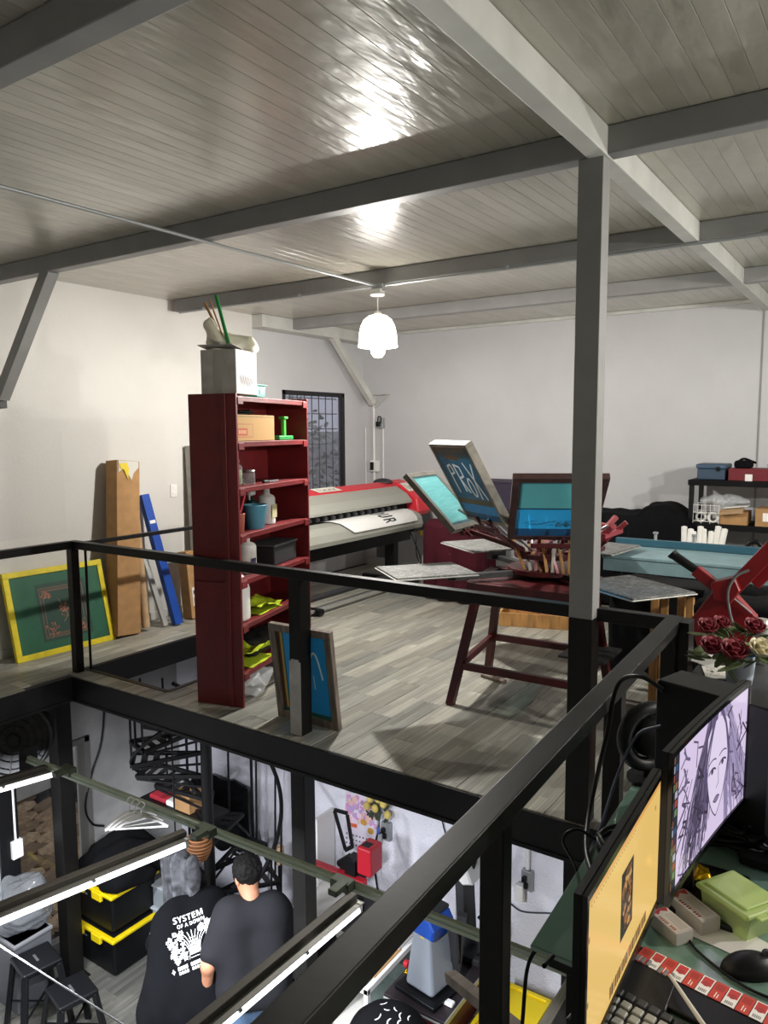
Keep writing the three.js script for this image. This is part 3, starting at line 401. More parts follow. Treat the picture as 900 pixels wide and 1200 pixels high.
rag('rag', 'neon yellow rag spread on the red shelf behind the white jug', onShelf(.2, .522, -.46), .18, .3, .07, M.neon, 3);
rag('rag', 'neon yellow rag lying near the edge of a low red shelf', onShelf(.22, .218, -.30), .18, .3, .11, M.neon, 8).position.y += .0;
rag('rag', 'pale neon crumpled cloth at the far end of a low red shelf', onShelf(.22, .218, -.82), .18, .2, .12, std(0x93a83a, .9), 12);
{ const c = onShelf(.16, .31, -.55); const f = (x, y, z) => { const p = V3(x, y, z).sub(c).applyAxisAngle(V3(0, 1, 0), -shTurn); return sbox(p.x, p.y, p.z, V3(0, -.03, 0), .2, .12, .5, .05) + .03 * (noise3(x * 22, y * 22, z * 22) - .5); }; single('clutter_heap', 'dark heap of gloves and scraps behind the neon rags', 'scraps', field(f, [c.x - .35, c.y - .094, c.z - .4], [c.x + .35, c.y + .2, c.z + .4], .015), std(0x1b1a1b, .9)); }
{ const c = onShelf(.24, .1, -.2), f = (x, y, z) => { const p = V3(x, y, z).sub(c).applyAxisAngle(V3(0, 1, 0), -shTurn); return ell(p.x, p.y, p.z, V3(0, .0, -.03), .13, .1, .2) + .05 * (noise3(x * 16, y * 16, z * 16) - .5) + .02 * Math.abs(Math.sin(x * 40 + y * 30)); }; single('plastic_bag', 'clear crumpled plastic bag on the bottom of the red shelf', 'bag', field(f, [c.x - .3, .01, c.z - .35], [c.x + .3, .205, c.z + .35], .012), M.clearBag); }
// ------------------------------------------------------------------ blue screen leaning by the rail post
function screenFrame(name, label, o, ux, uy, un, w, h, bar_, thick, frameMat, print, matMesh, inset = .5, group) {   // o: bottom-left corner, ux right, uy up the frame, un out of the picture face
  const t = thing(name, label, 'screen', o, 0, group), B = new THREE.Matrix4().makeBasis(ux, uy, un), F = g => geo(g).applyMatrix4(B);
  mesh('frame_bar', F(slab(0, w, 0, bar_, -thick, 0, .003)), frameMat, t); mesh('frame_bar', F(slab(0, w, h - bar_, h, -thick, 0, .003)), frameMat, t);
  mesh('frame_bar', F(slab(0, bar_, bar_, h - bar_, -thick, 0, .003)), frameMat, t); mesh('frame_bar', F(slab(w - bar_, w, bar_, h - bar_, -thick, 0, .003)), frameMat, t);
  const g = keep(flat(sheet(V3(bar_ - .002, h - bar_ + .002, -thick * inset), V3(w - bar_ + .002, h - bar_ + .002, -thick * inset), V3(w - bar_ + .002, bar_ - .002, -thick * inset), V3(bar_ - .002, bar_ - .002, -thick * inset)))).applyMatrix4(B); keep(g);
  mesh('mesh_fabric', g, print, t); return t;
}
const cloth2 = (tex, tr = .25) => phys(0xffffff, .6, { map: tex, transmission: tr, thickness: 0, side: THREE.DoubleSide });
function inkScreen(w, h, draw) { return canvasTex(w, h, draw); }
{ const bl = P(326, 839, 'y', 0), br = P(397, 857, 'y', 0); const ux = br.clone().sub(bl); const W = ux.length() ; ux.normalize(); const nh = V3(-ux.z, 0, ux.x); if (nh.z < 0) nh.negate(); const lean = -.13; const uy = V3(0, Math.cos(lean), 0).addScaledVector(nh, -Math.sin(lean)), un = new THREE.Vector3().crossVectors(ux, uy);
  const tex = canvasTex(384, 512, (g, w, h) => { g.fillStyle = '#1a93d8'; g.fillRect(0, 0, w, h); g.fillStyle = '#5a3c22'; g.fillRect(0, 0, 26, h); g.fillStyle = '#b79a4c'; g.fillRect(26, 0, 16, h); g.fillStyle = '#1c5b4e'; g.fillRect(42, 0, 10, h); g.fillStyle = '#1c5b4e'; g.fillRect(0, h - 26, w, 26); g.fillRect(w - 18, 0, 18, h); g.strokeStyle = '#cfe6f2'; g.lineCap = 'round'; g.lineWidth = 13; g.beginPath(); g.moveTo(118, 60); g.lineTo(112, 130); g.lineTo(126, 250); g.stroke(); g.beginPath(); g.moveTo(158, 96); g.lineTo(116, 160); g.lineTo(160, 210); g.stroke(); g.beginPath(); g.moveTo(250, 60); g.lineTo(244, 140); g.stroke(); g.beginPath(); g.moveTo(246, 150); g.bezierCurveTo(280, 70, 300, 100, 330, 260); g.stroke(); g.lineWidth = 6; g.beginPath(); g.moveTo(262, 250); g.lineTo(266, 330); g.stroke(); g.beginPath(); g.moveTo(176, 80); g.lineTo(196, 230); g.stroke(); });
  screenFrame('print_screen', 'blue inked screen in a worn wooden frame leaning behind the rail post', bl, ux, uy, un, W, .60, .045, .035, M.woodGrey, cloth2(tex, .1)); }
// ------------------------------------------------------------------ leaning against the pale wall
{ const bl = P(21, 778, 'y', 0), br = P(136, 749, 'y', 0); const tl = P(7, 672, 'x', XW + .06), ux = br.clone().sub(bl), W = ux.length(); ux.normalize(); const u0 = tl.clone().sub(bl); u0.addScaledVector(ux, -u0.dot(ux)); const Hh = u0.length(); const uy = u0.normalize(), un = new THREE.Vector3().crossVectors(ux, uy);
  const tex = canvasTex(512, 384, (g, w, h) => { g.fillStyle = '#0f5a3d'; g.fillRect(0, 0, w, h); for (let i = 0; i < 300; i++) { g.fillStyle = `rgba(${rnd(0, 30) | 0},${rnd(60, 110) | 0},${rnd(40, 80) | 0},.10)`; g.fillRect(rnd(0, w), rnd(0, h), rnd(8, 50), rnd(20, 120)); } g.fillStyle = '#123f33'; g.fillRect(130, 52, 290, 292); g.strokeStyle = '#7a5544'; g.lineWidth = 4; g.strokeRect(150, 76, 248, 250); g.strokeRect(166, 92, 216, 218); const flower = (x, y, r) => { for (let i = 0; i < 46; i++) { g.fillStyle = ['#8f5542', '#a86a52', '#6f4437'][i % 3]; const a = rnd(0, 6.28), q = rnd(0, r); g.beginPath(); g.ellipse(x + q * Math.cos(a), y + q * Math.sin(a), rnd(3, 8), rnd(2, 5), a, 0, 6.28); g.fill(); } }; flower(185, 110, 30); flower(190, 290, 40); flower(365, 115, 26); flower(362, 290, 30); flower(274, 200, 34); g.strokeStyle = '#9a6a54'; g.lineWidth = 4; g.beginPath(); g.moveTo(250, 140); g.lineTo(290, 230); g.lineTo(262, 260); g.moveTo(292, 150); g.lineTo(268, 210); g.stroke(); for (let i = 0; i < 40; i++) { g.fillStyle = '#7d5443'; g.fillRect(158 + i * 6, 80 + (i % 3) * 2, 3, 8); g.fillRect(158 + i * 6, 312 + (i % 3) * 2, 3, 8); } });
  const ym = std(0xffffff, .55, 0, { map: tint(0xdcc814, .1, 9, 91, 3) }); screenFrame('print_screen', 'green screen with floral print in a yellow frame leaning on the pale wall', bl, ux, uy, un, W, Hh, .045, .035, ym, cloth2(tex, .05), null, .25); }
function leanBox(name, label, base, top, w, d, mat, r = .006, turn = 0) {   // a long box from floor point to wall point
  const t = thing(name, label, 'box', base); const ax = top.clone().sub(base), L = ax.length(); ax.normalize(); const s = V3(Math.sin(turn), 0, Math.cos(turn)); s.addScaledVector(ax, -s.dot(ax)).normalize(); const n = new THREE.Vector3().crossVectors(ax, s); const B = new THREE.Matrix4().makeBasis(n, ax, s); t.userData.L = undefined; return { t, L, B, F: g => geo(g).applyMatrix4(B) }; }
{ const b = P(140, 748, 'y', 0), top = V3(XW + .12, 1.47, -4.10); const o = leanBox('tall_carton', 'tall brown cardboard carton torn at the top leaning on the pale wall', V3(-5.33, .012, -3.95), top, 0, 0); mesh('body', o.F(bx(.15, o.L, .23, 0, o.L / 2, 0, .004)), M.card, o.t); mesh('torn_flap', o.F(ext([[-.1, 0], [.1, 0], [.1, -.05], [.05, -.1], [.03, -.16], [-.02, -.09], [-.06, -.07], [-.1, -.1]], .003, 0).rotateY(Math.PI / 2).translate(.0765, o.L - .004, 0)), M.offWhite, o.t).userData = { label: 'white inner liner of torn flap' }; mesh('wrapper_scrap', o.F(ext([[-.02, 0], [-.09, -.01], [-.085, -.05], [-.05, -.06], [-.01, -.14], [.0, -.05]], .004, 0).rotateY(Math.PI / 2).translate(.081, o.L - .02, 0)), M.yellow, o.t).userData = { label: 'yellow plastic scrap' }; }
{ const o = leanBox('cardboard_tube', 'slim brown cardboard tube leaning beside the torn tall carton', V3(-5.29, .03, -4.15), V3(XW + .06, 1.28, -4.235)); mesh('tube', o.F(rod(V3(0, 0, 0), V3(0, o.L, 0), .035, .035, 20)), M.cardPale, o.t); mesh('end_cap', o.F(rod(V3(0, o.L, 0), V3(0, o.L + .004, 0), .03, .03, 18)), M.offWhite, o.t); }
{ const o = leanBox('blue_carton', 'long shiny blue carton slanting against the pale wall', V3(-5.21, .012, -4.43), V3(XW + .07, 1.16, -4.34)); const bm = M.blue; mesh('body', o.F(bx(.055, o.L, .085, 0, o.L / 2, 0, .004)), bm, o.t); mesh('sticker', o.F(bx(.002, .03, .06, .0285, o.L * .79, 0, 0)), M.white, o.t); mesh('end_flap', o.F(bx(.05, .003, .08, 0, o.L + .001, 0, 0)), M.blue, o.t); }
{ const o = leanBox('metal_strip', 'pale aluminium strip leaning beneath the long blue carton', V3(-5.25, .012, -4.33), V3(XW + .05, .72, -4.30)); mesh('strip', o.F(bx(.02, o.L, .05, 0, o.L / 2, 0)), M.alu, o.t); mesh('edge', o.F(bx(.03, o.L, .006, 0, o.L / 2, .026)), M.alu, o.t); }
{ const o = leanBox('tall_carton', 'tall grey carton with worn print leaning behind the red shelf', V3(-5.38, .012, -4.95), V3(XW + .1, 1.585, -4.98)); mesh('body', o.F(bx(.13, o.L, .24, 0, o.L / 2, 0, .004)), M.cardGrey, o.t); mesh('lid_band', o.F(bx(.135, .02, .245, 0, o.L - .01, 0)), M.cardGrey, o.t); mesh('print', o.F(ext([[-.09, 0], [.07, 0], [.07, .03], [-.09, .03]], .001, 0).rotateY(Math.PI / 2).translate(.066, o.L - .4, 0)), M.midGrey, o.t); }
{ const o = leanBox('carton', 'short brown carton with white label standing by the grey carton', V3(-5.30, .006, -4.70), V3(-5.36, .62, -4.70)); mesh('body', o.F(bx(.12, o.L, .15, 0, o.L / 2, 0, .004)), M.card, o.t); mesh('label_sheet', o.F(keep(flat(new THREE.PlaneGeometry(.09, .17).rotateY(Math.PI / 2).translate(.0612, .2, 0)))), std(0xffffff, .8, 0, { map: canvasTex(64, 128, (g) => { g.fillStyle = '#e6e4df'; g.fillRect(0, 0, 64, 128); g.fillStyle = '#222'; g.fillRect(10, 22, 44, 26); for (let i = 0; i < 14; i++) g.fillRect(8 + i * 3.6, 70, i % 3 ? 1 : 2, 34); }) }), o.t).userData = { label: 'white shipping label' }; }
// ------------------------------------------------------------------ wide cutting plotter along the wall
{ const xf = -4.5, z0 = -5.02, z1 = -7.56, L = z0 - z1, zc = (z0 + z1) / 2; const t = thing('wide_plotter', 'wide red and grey print plotter on a black stand along the wall', 'plotter', V3(-4.72, 0, zc));
  const along = (pts, za, zb, b = .004) => ext(pts, za - zb - 2 * b, b).translate(0, 0, zb + b);   // profile in x,y swept along z
  wpart('cover', along([[-5.02, .98], [-4.98, 1.10], [-4.86, 1.125], [-4.74, 1.09], [-4.74, 1.075], [-5.02, .95]], z0, z1), M.brightRed, t);
  wpart('front_hood', along([[-4.80, 1.078], [-4.742, 1.078], [-4.60, 1.0], [-4.53, .925], [-4.53, .905], [-4.80, .905]], z0 - .1, z1 + .27), M.greyPlastic, t);
  wpart('carriage_slot', along([[-4.80, .78], [-4.62, .78], [-4.62, .905], [-4.80, .905]], z0 - .05, z1 + .2), M.blackMatte, t);
  for (let k = 0; k < 15; k++) wpart('pinch_roller', [rod(V3(-4.61, .855, z0 - .25 - k * .125), V3(-4.61, .855, z0 - .30 - k * .125), .022), bx(.03, .05, .02, -4.615, .88, z0 - .275 - k * .125)], M.midGrey, t);
  wpart('platen_bed', along([[-4.80, .80], [-4.56, .815], [-4.49, .79], [-4.44, .73], [-4.425, .66], [-4.44, .62], [-4.52, .60], [-4.80, .60]], z0 - .05, z1 + .2), M.greyPlastic, t);
  wpart('end_cap', along([[-5.02, .70], [-5.02, 1.0], [-4.88, 1.125], [-4.74, 1.10], [-4.50, .94], [-4.475, .80], [-4.50, .76]], z1 + .24, z1 - .03, .012), M.brightRed, t);
  wpart('end_block', along([[-4.98, .56], [-4.98, .82], [-4.52, .80], [-4.5, .70], [-4.56, .56]], z1 + .2, z1 - .09, .01), M.darkGrey, t);
  wpart('end_cap', along([[-5.02, .62], [-5.02, 1.0], [-4.88, 1.125], [-4.74, 1.10], [-4.50, .94], [-4.475, .72], [-4.52, .62]], z0 + .16, z0 - .06, .012), M.brightRed, t);
  const brand = canvasTex(256, 64, (g, w, h) => { g.fillStyle = '#e3ddd0'; g.fillRect(0, 0, w, h); g.fillStyle = '#262223'; g.font = 'bold 42px serif'; g.fillText('V', 34, 46); g.lineWidth = 6; g.strokeStyle = '#262223'; for (let i = 0; i < 6; i++) { g.beginPath(); g.moveTo(78 + i * 26, 22); g.lineTo(74 + i * 26, 46); g.lineTo(88 + i * 26, i % 2 ? 24 : 46); g.stroke(); } });
  const bm = std(0xffffff, .6, 0, { map: brand });
  wpart('brand_plate', keep(flat(sheet(V3(-4.852, 1.134, -5.86), V3(-4.852, 1.134, -6.24), V3(-4.738, 1.1005, -6.26), V3(-4.738, 1.1005, -5.88)))), bm, t).userData = { label: 'cream brand plate on the red cover' };
  wpart('brand_plate', keep(flat(sheet(V3(-4.722, 1.109, z1 + .23), V3(-4.722, 1.109, z1 - .02), V3(-4.592, 1.022, z1 - .02), V3(-4.592, 1.022, z1 + .23)))), bm, t).userData = { label: 'cream brand plate on the red end cap' };
  wpart('stand_bar', [bar(V3(-4.62, .52, z0 - .1), V3(-4.62, .52, z1 + .2), .06, .12)], M.blackPlastic, t);
  for (const z of [z1 + .5, z0 - .35]) { wpart('leg', [slab(-4.72, -4.60, .06, .62, z - .05, z + .05)], M.blackPlastic, t); wpart('foot', [bar(V3(-5.05, .04, z), V3(-4.32, .04, z), .07, .05), ...[-5.0, -4.38].map(x => rod(V3(x, .022, z - .05), V3(x, .022, z + .05), .022, .022, 14))], M.blackPlastic, t); }
  wpart('take_up_roller', [rod(V3(-4.5, .13, z0 - .2), V3(-4.5, .13, z1 + .25), .03, .03, 16)], M.darkGrey, t);
  wpart('lower_bar', [bar(V3(-4.40, .045, z0 - .2), V3(-4.40, .045, z1 + .7), .045, .03)], M.alu, t);
  wpart('ink_unit', [bx(.2, .35, .12, -4.85, .42, z1 + .32)], M.midGrey, t);
  // printed sheet coming out over the bed
  const pts = [[-4.62, .825], [-4.55, .825], [-4.48, .80], [-4.43, .745], [-4.415, .70]]; const pos = [], uv = [], ix = []; const za = -5.72, zb = -7.22;
  pts.forEach(([x, y], i) => { for (let k = 0; k <= 6; k++) { const s = k / 6; pos.push(x + .006, y + .006, za - .30 * i / 4 * (1 - s) + (zb - za) * s); uv.push(s, 1 - i / 4); } });
  for (let i = 0; i < 4; i++) for (let k = 0; k < 6; k++) { const a = i * 7 + k; ix.push(a, a + 7, a + 1, a + 1, a + 7, a + 8); }
  const g = new THREE.BufferGeometry(); g.setAttribute('position', new THREE.Float32BufferAttribute(pos, 3)); g.setAttribute('uv', new THREE.Float32BufferAttribute(uv, 2)); g.setIndex(ix); g.computeVertexNormals(); keep(g);
  single('print_sheet', 'white printed sheet feeding out of the wide plotter', 'paper', g, std(0xffffff, .8, 0, { side: THREE.DoubleSide, map: canvasTex(512, 128, (c, w, h) => { c.fillStyle = '#e9e8e6'; c.fillRect(0, 0, w, h); c.fillStyle = '#23262b'; c.save(); c.translate(262, 8); c.scale(2.6, 1); c.rotate(Math.PI / 2); c.font = 'bold 46px sans-serif'; c.fillText('OUR', 0, 0, 96); c.restore(); }) })); }
single('media_roll', 'white media roll box standing behind the plotter end', 'box', [bx(.18, .62, .16, -4.42, .31, -7.66, .01), rod(V3(-4.42, .62, -7.66), V3(-4.42, .63, -7.66), .05)], M.offWhite);
{ const t = thing('cable_drop', 'tangle of dark cables hanging under the plotter end', 'cable', V3(-4.5, 0, -7.3)); wpart('cable', [tube([V3(-4.48, .58, -7.3), V3(-4.44, .3, -7.25), V3(-4.4, .18, -7.35), V3(-4.36, .42, -7.45)], .006), tube([V3(-4.5, .58, -7.2), V3(-4.42, .25, -7.3), V3(-4.38, .03, -7.2), V3(-4.2, .01, -7.0)], .006)], M.blackPlastic, t); wpart('gripper', bx(.03, .05, .03, -4.44, .55, -7.33), M.gold, t); }
single('cloth_lump', 'dark cap lying on top of the plotter cover', 'cap', mv(new THREE.SphereGeometry(.12, 18, 10, 0, 6.283, 0, 1.5708).scale(1, .4, .9), -4.88, 1.12, -7.22), M.darkGrey);
{ const t = thing('power_brick', 'white power socket block on the floor below the plotter', 'socket', V3(P(462, 690, 'y', 0).x, 0, P(462, 690, 'y', 0).z)); mesh('body', bx(.1, .06, .16, 0, .03, 0, .008), M.whitePlastic, t); mesh('cord', tube([V3(.03, .03, -.08), V3(.1, .01, -.3), V3(.35, .008, -.35), V3(.4, .008, -.1)], .006), M.blackPlastic, t); }
// maroon cloth over a box beyond the press
{ const c = V3(-3.62, .0, -6.75); const f = (x, y, z) => sbox(x, y, z, V3(c.x, .4, c.z), .62, .84, .5, .09) + .02 * Math.sin(x * 28 + z * 22) * Math.max(0, 1 - y) + .02 * (noise3(x * 9, y * 5, z * 9) - .5); single('covered_stool', 'maroon cloth draped over a box behind the press', 'cloth', field(f, [c.x - .42, .004, c.z - .38], [c.x + .42, .95, c.z + .38], .02), phys(0x3a101a, .95, { specularIntensity: .3, bumpMap: TX.cloth, bumpScale: .001 })); }
{ const p = P(481, 560, 'z', -7.3); const t = thing('bucket', 'white plastic bucket standing on the maroon cloth', 'bucket', V3(-3.55, .825, -6.72)); mesh('body', lathe([[0, 0], [.09, 0], [.105, .2], [.11, .2], [.11, .215], [.1, .215], [0, .2]], 24), M.whitePlastic, t); mesh('lid', lathe([[0, .225], [.112, .22], [.112, .212], [0, .212]], 24), M.white, t); }
single('storage_box', 'purple black storage box low behind the raised screens', 'box', [bx(.9, .3, .4, -3.4, 1.0, -7.62, .01), bx(.92, .02, .42, -3.4, 1.155, -7.62)], std(0x2c2438, .7));
{ const t = thing('work_bench', 'dark bench against the far wall holding the purple black box', 'bench', V3(-3.42, 0, -7.6)); mesh('top', bx(1.1, .04, .5, 0, .83, 0), M.darkGrey, t); for (const x of [-.5, .5]) for (const z of [-.2, .2]) mesh('leg', bx(.04, .81, .04, x, .405, z), M.black, t); }
// ------------------------------------------------------------------ manual carousel screen-printing press
const HUB = V3(-1.85, 0, -4.62);
const platenMat = std(0xffffff, .55, 0, { map: dataTex(256, 256, (u, v) => { const n = fbm(u, v, 34, 3, 101), m = fbm(u, v, 6, 3, 102); const k = n > .60 - .16 * (m - .5) ? 108 + 40 * n : 78 + 40 * m; return [k, k, k * .98]; }, true, 2, 2) });
const PR = thing('printing_press', 'manual carousel screen printing press on splayed oxblood legs', 'press', HUB);
{ const legs = [[-.38, .58, -.28, .40], [.48, .57, .36, .38], [-.51, -.23, -.38, -.12], [.35, -.28, .28, -.14]];   // foot x,z and top x,z
  legs.forEach(([fx, fz, tx, tz]) => mesh('leg', bar(V3(fx, 0, fz), V3(tx, .72, tz), .05, .05, .004, V3(0, 0, 1)), M.oxDark, PR));
  const at = (i, y) => V3(legs[i][0] + (legs[i][2] - legs[i][0]) * y / .72, y, legs[i][1] + (legs[i][3] - legs[i][1]) * y / .72);
  [[0, 1], [2, 3], [0, 2], [1, 3]].forEach(([a, b]) => mesh('stretcher', bar(at(a, .245), at(b, .245), .035, .045), M.oxDark, PR));
  mesh('table_frame', [bar(V3(-.34, .73, .42), V3(.42, .73, .40), .07, .07), bar(V3(-.42, .73, -.14), V3(.32, .73, -.16), .07, .07), bar(V3(-.32, .73, .42), V3(-.42, .73, -.14), .07, .07), bar(V3(.40, .73, .40), V3(.32, .73, -.16), .07, .07), bx(.6, .02, .5, 0, .755, .12)], M.oxDark, PR);
  mesh('tray_board', bx(.30, .018, .36, .30, .285, -.05), M.darkGrey, PR);
  mesh('hub', [rod(V3(0, .6, 0), V3(0, 1.0, 0), .06, .05, 20), rod(V3(0, .80, 0), V3(0, .83, 0), .24, .24, 28), rod(V3(0, .9, 0), V3(0, .93, 0), .2, .2, 28)], M.oxDark, PR); }
const radial = (deg, g, tilt = 0, r0 = 0, h0 = 0) => { const q = geo(g); if (tilt) q.rotateZ(tilt); q.translate(r0, h0, 0); return q.rotateY(-deg * Math.PI / 180); };   // local +x points outward
[34, 128.5, 214, 276].forEach((a, i) => {
  mesh('platen_arm', radial(a, [bx(.62, .035, .05, .38, .80, 0), bx(.08, .06, .12, .62, .815, 0)]), M.darkSteel, PR);
  const p = mesh('platen', radial(a, bxr(.52, .014, .42, .83, .852, 0, .006)), platenMat, PR);
  mesh('platen_edge', radial(a, [bx(.524, .008, .012, .83, .846, .214), bx(.524, .008, .012, .83, .846, -.214), bx(.012, .008, .43, 1.094, .846, 0)]), M.alu, p);
});
// print heads: six arms, three holding screens
const heads = [[62.2, 40.9, .521, .618, .302, 1.047], [122.2, 59.6, .458, .569, .45, 1.14], [176, 45, .443, .52, .54, 1.06], [240, 42, 0, 0, .34, 1.0], [300, 46, 0, 0, .34, 1.0], [2, 44, 0, 0, .34, 1.0]];
heads.forEach(([phi, th, w, L, r0, h0], k) => { const tl = th * Math.PI / 180;
  mesh('head_arm', radial(phi, [bar(V3(.12, .92, 0), V3(r0, h0 - .03, 0), .03, .03), bx(.05, .05, .10, .17, .92, 0), bar(V3(r0 - .05, h0 - .06, -.07), V3(r0 + .06 * Math.cos(tl), h0 + .06 * Math.sin(tl) - .02, -.07), .02, .02), bar(V3(r0 - .05, h0 - .06, .07), V3(r0 + .06 * Math.cos(tl), h0 + .06 * Math.sin(tl) - .02, .07), .02, .02), bx(.035, .03, .24, r0, h0 - .035, 0)]), M.oxDark, PR);
  const sp = mesh('spring', radial(phi, [rod(V3(.14, .95, .06), V3(r0 + .05, h0 + .12, .06), .009), rod(V3(.14, .95, -.06), V3(r0 + .05, h0 + .12, -.06), .009)]), M.steel, PR);
  if (!w) mesh('head_clamp', radial(phi, [bar(V3(r0, h0, -.1), V3(r0 + .2 * Math.cos(tl), h0 + .2 * Math.sin(tl), -.13), .035, .03), bar(V3(r0, h0, .1), V3(r0 + .2 * Math.cos(tl), h0 + .2 * Math.sin(tl), .13), .035, .03), bar(V3(r0 + .1, h0 + .08, -.16), V3(r0 + .1, h0 + .08, .16), .03, .03)]), std(0x8a2f38, .45), PR);
});
function headScreen(i, label, frameMat, tex, below, tr) { const [phi, th, w, L, r0, h0] = heads[i], a = phi * Math.PI / 180, t = th * Math.PI / 180; const d = V3(Math.cos(a), 0, Math.sin(a)), s = V3(-Math.sin(a), 0, Math.cos(a)), up = d.clone().multiplyScalar(Math.cos(t)).add(V3(0, Math.sin(t), 0));
  const b = HUB.clone().addScaledVector(d, r0).add(V3(0, h0, 0)); // picture face seen by the viewer: x to the right
  const ux = below ? s.clone().negate() : s.clone(); if (ux.dot(rgt) < 0) ux.negate(); const un = new THREE.Vector3().crossVectors(ux, up); const o = b.clone().addScaledVector(ux, -w / 2);
  return screenFrame('print_screen', label, o, ux, up, un, w, L, i === 1 ? .022 : .04, i === 1 ? .055 : .04, frameMat, cloth2(tex, tr), null, .12); }
const inkTexA = canvasTex(384, 448, (g, w, h) => { g.fillStyle = '#56aab2'; g.fillRect(0, 0, w, h); g.fillStyle = '#2f6f78'; g.fillRect(0, 0, w, 14); g.fillStyle = '#1b5a68'; g.fillRect(0, 0, 10, h); for (let i = 0; i < 160; i++) { g.fillStyle = `rgba(70,150,150,.2)`; g.fillRect(rnd(10, w), rnd(20, 210), rnd(4, 20), rnd(2, 8)); } g.fillStyle = '#22a8ea'; g.fillRect(0, 216, w, h - 280); g.fillStyle = '#154a66'; g.fillRect(0, 206, w, 12); g.fillStyle = '#1a6a9c'; for (let i = 0; i < 60; i++) g.fillRect(rnd(40, 330), rnd(310, 350), rnd(6, 40), rnd(2, 6)); g.fillStyle = '#0d4f7d'; g.fillRect(0, h - 66, w, 66); g.fillStyle = '#234c55'; for (let i = 0; i < 30; i++) g.fillRect(rnd(200, 300), rnd(330, 360), rnd(4, 22), rnd(2, 9)); });
const inkTexB = canvasTex(384, 480, (g, w, h) => { g.fillStyle = '#1c668a'; g.fillRect(0, 0, w, h); g.fillStyle = '#4c4638'; g.fillRect(0, 0, w, 44); g.fillStyle = '#2d4b52'; g.fillRect(0, 40, w, 30); g.fillStyle = '#54503a'; g.fillRect(0, 342, w, 44); g.fillStyle = '#5e4a30'; g.fillRect(90, 50, 150, 34); for (let i = 0; i < 120; i++) { g.fillStyle = ['rgba(92,76,52,.35)', 'rgba(12,70,110,.3)', 'rgba(25,95,135,.3)'][i % 3]; g.fillRect(rnd(0, w), rnd(0, h), rnd(10, 70), rnd(4, 16)); } g.fillStyle = '#2288c4'; g.fillRect(0, 380, w, 60); g.fillStyle = '#0f4668'; g.fillRect(0, 440, w, 40); g.strokeStyle = '#e6eef2'; g.lineWidth = 13; g.lineJoin = 'round'; g.lineCap = 'round'; const S = p => { g.beginPath(); p.forEach(([x, y], i) => i ? g.lineTo(x, y) : g.moveTo(x, y)); g.stroke(); };
  S([[66, 300], [66, 128], [104, 118], [112, 170], [70, 182]]); S([[150, 290], [140, 116], [196, 130], [196, 190], [146, 206], [186, 296]]); g.beginPath(); g.ellipse(236, 262, 24, 58, 0, 0, 6.28); g.stroke(); S([[258, 104], [344, 330]]); S([[340, 110], [296, 216], [288, 330]]); });
const inkTexC = canvasTex(256, 320, (g, w, h) => { g.fillStyle = '#6cc4c8'; g.fillRect(0, 0, w, h); for (let i = 0; i < 260; i++) { g.fillStyle = ['rgba(120,215,222,.4)', 'rgba(80,180,190,.35)', 'rgba(180,240,240,.25)'][i % 3]; g.fillRect(rnd(0, w), rnd(0, h), rnd(20, 120), rnd(2, 6)); } g.fillStyle = '#2a5f70'; g.fillRect(0, h - 18, w, 18); });
headScreen(0, 'blue and teal inked screen in dark wooden frame raised towards the grey column', std(0xffffff, .6, 0, { map: tint(0x4a3432, .25, 8, 111, 3) }), inkTexA, true, .6);
headScreen(1, 'steeply raised inked screen with white lettering on the press', std(0xffffff, .6, 0, { map: tint(0x8f897e, .2, 8, 112, 3) }), inkTexB, true, .4);
headScreen(2, 'pale aqua screen in grey frame behind the lettered screen', std(0xffffff, .6, 0, { map: tint(0x6d6a64, .2, 8, 113, 3) }), inkTexC, false, .4);
// squeegees and sticks bunched at the press hub
{ const cols = [M.wood, M.offWhite, std(0xc98a92, .6), M.card]; for (let k = 0; k < 9; k++) { const px = 607 + k * 6.5, a = P(px + 8, 661, 'z', HUB.z + .20), b = P(px + 2 + (k % 3) * 8 - 8, 632 + (k % 2) * 6, 'z', HUB.z + .16 - (k % 4) * .03); a.y = .832; single('squeegee', ['tan wooden squeegee stick leaning at the press hub', 'white squeegee stick leaning at the press hub', 'pink squeegee stick leaning at the press hub', 'brown squeegee stick leaning at the press hub'][k % 4], 'squeegee', [bar(a, b, .022, .01), bar(b, b.clone().lerp(a, .12), .03, .014)], cols[k % 4], 'squeegees at the press hub'); } }
{ const p = P(575, 795, 'y', 0); const t = single('wood_offcut', 'small wooden offcut under the press leg', 'wood', bar(P(566, 791, 'y', .012), P(591, 799, 'y', .012), .05, .022), M.woodGrey); }
{ const p = P(640, 722, 'y', 0); const t = thing('wooden_crate', 'low plywood crate on the floor behind the press', 'crate', V3(-2.55, 0, -6.25), .3); for (const [x, z, w, d] of [[0, .19, .66, .02], [0, -.19, .66, .02], [.32, 0, .02, .36], [-.32, 0, .02, .36]]) mesh('side_board', bx(w, .12, d, x, .06, z), M.wood, t); mesh('base_board', bx(.64, .012, .36, 0, .008, 0), M.wood, t); }
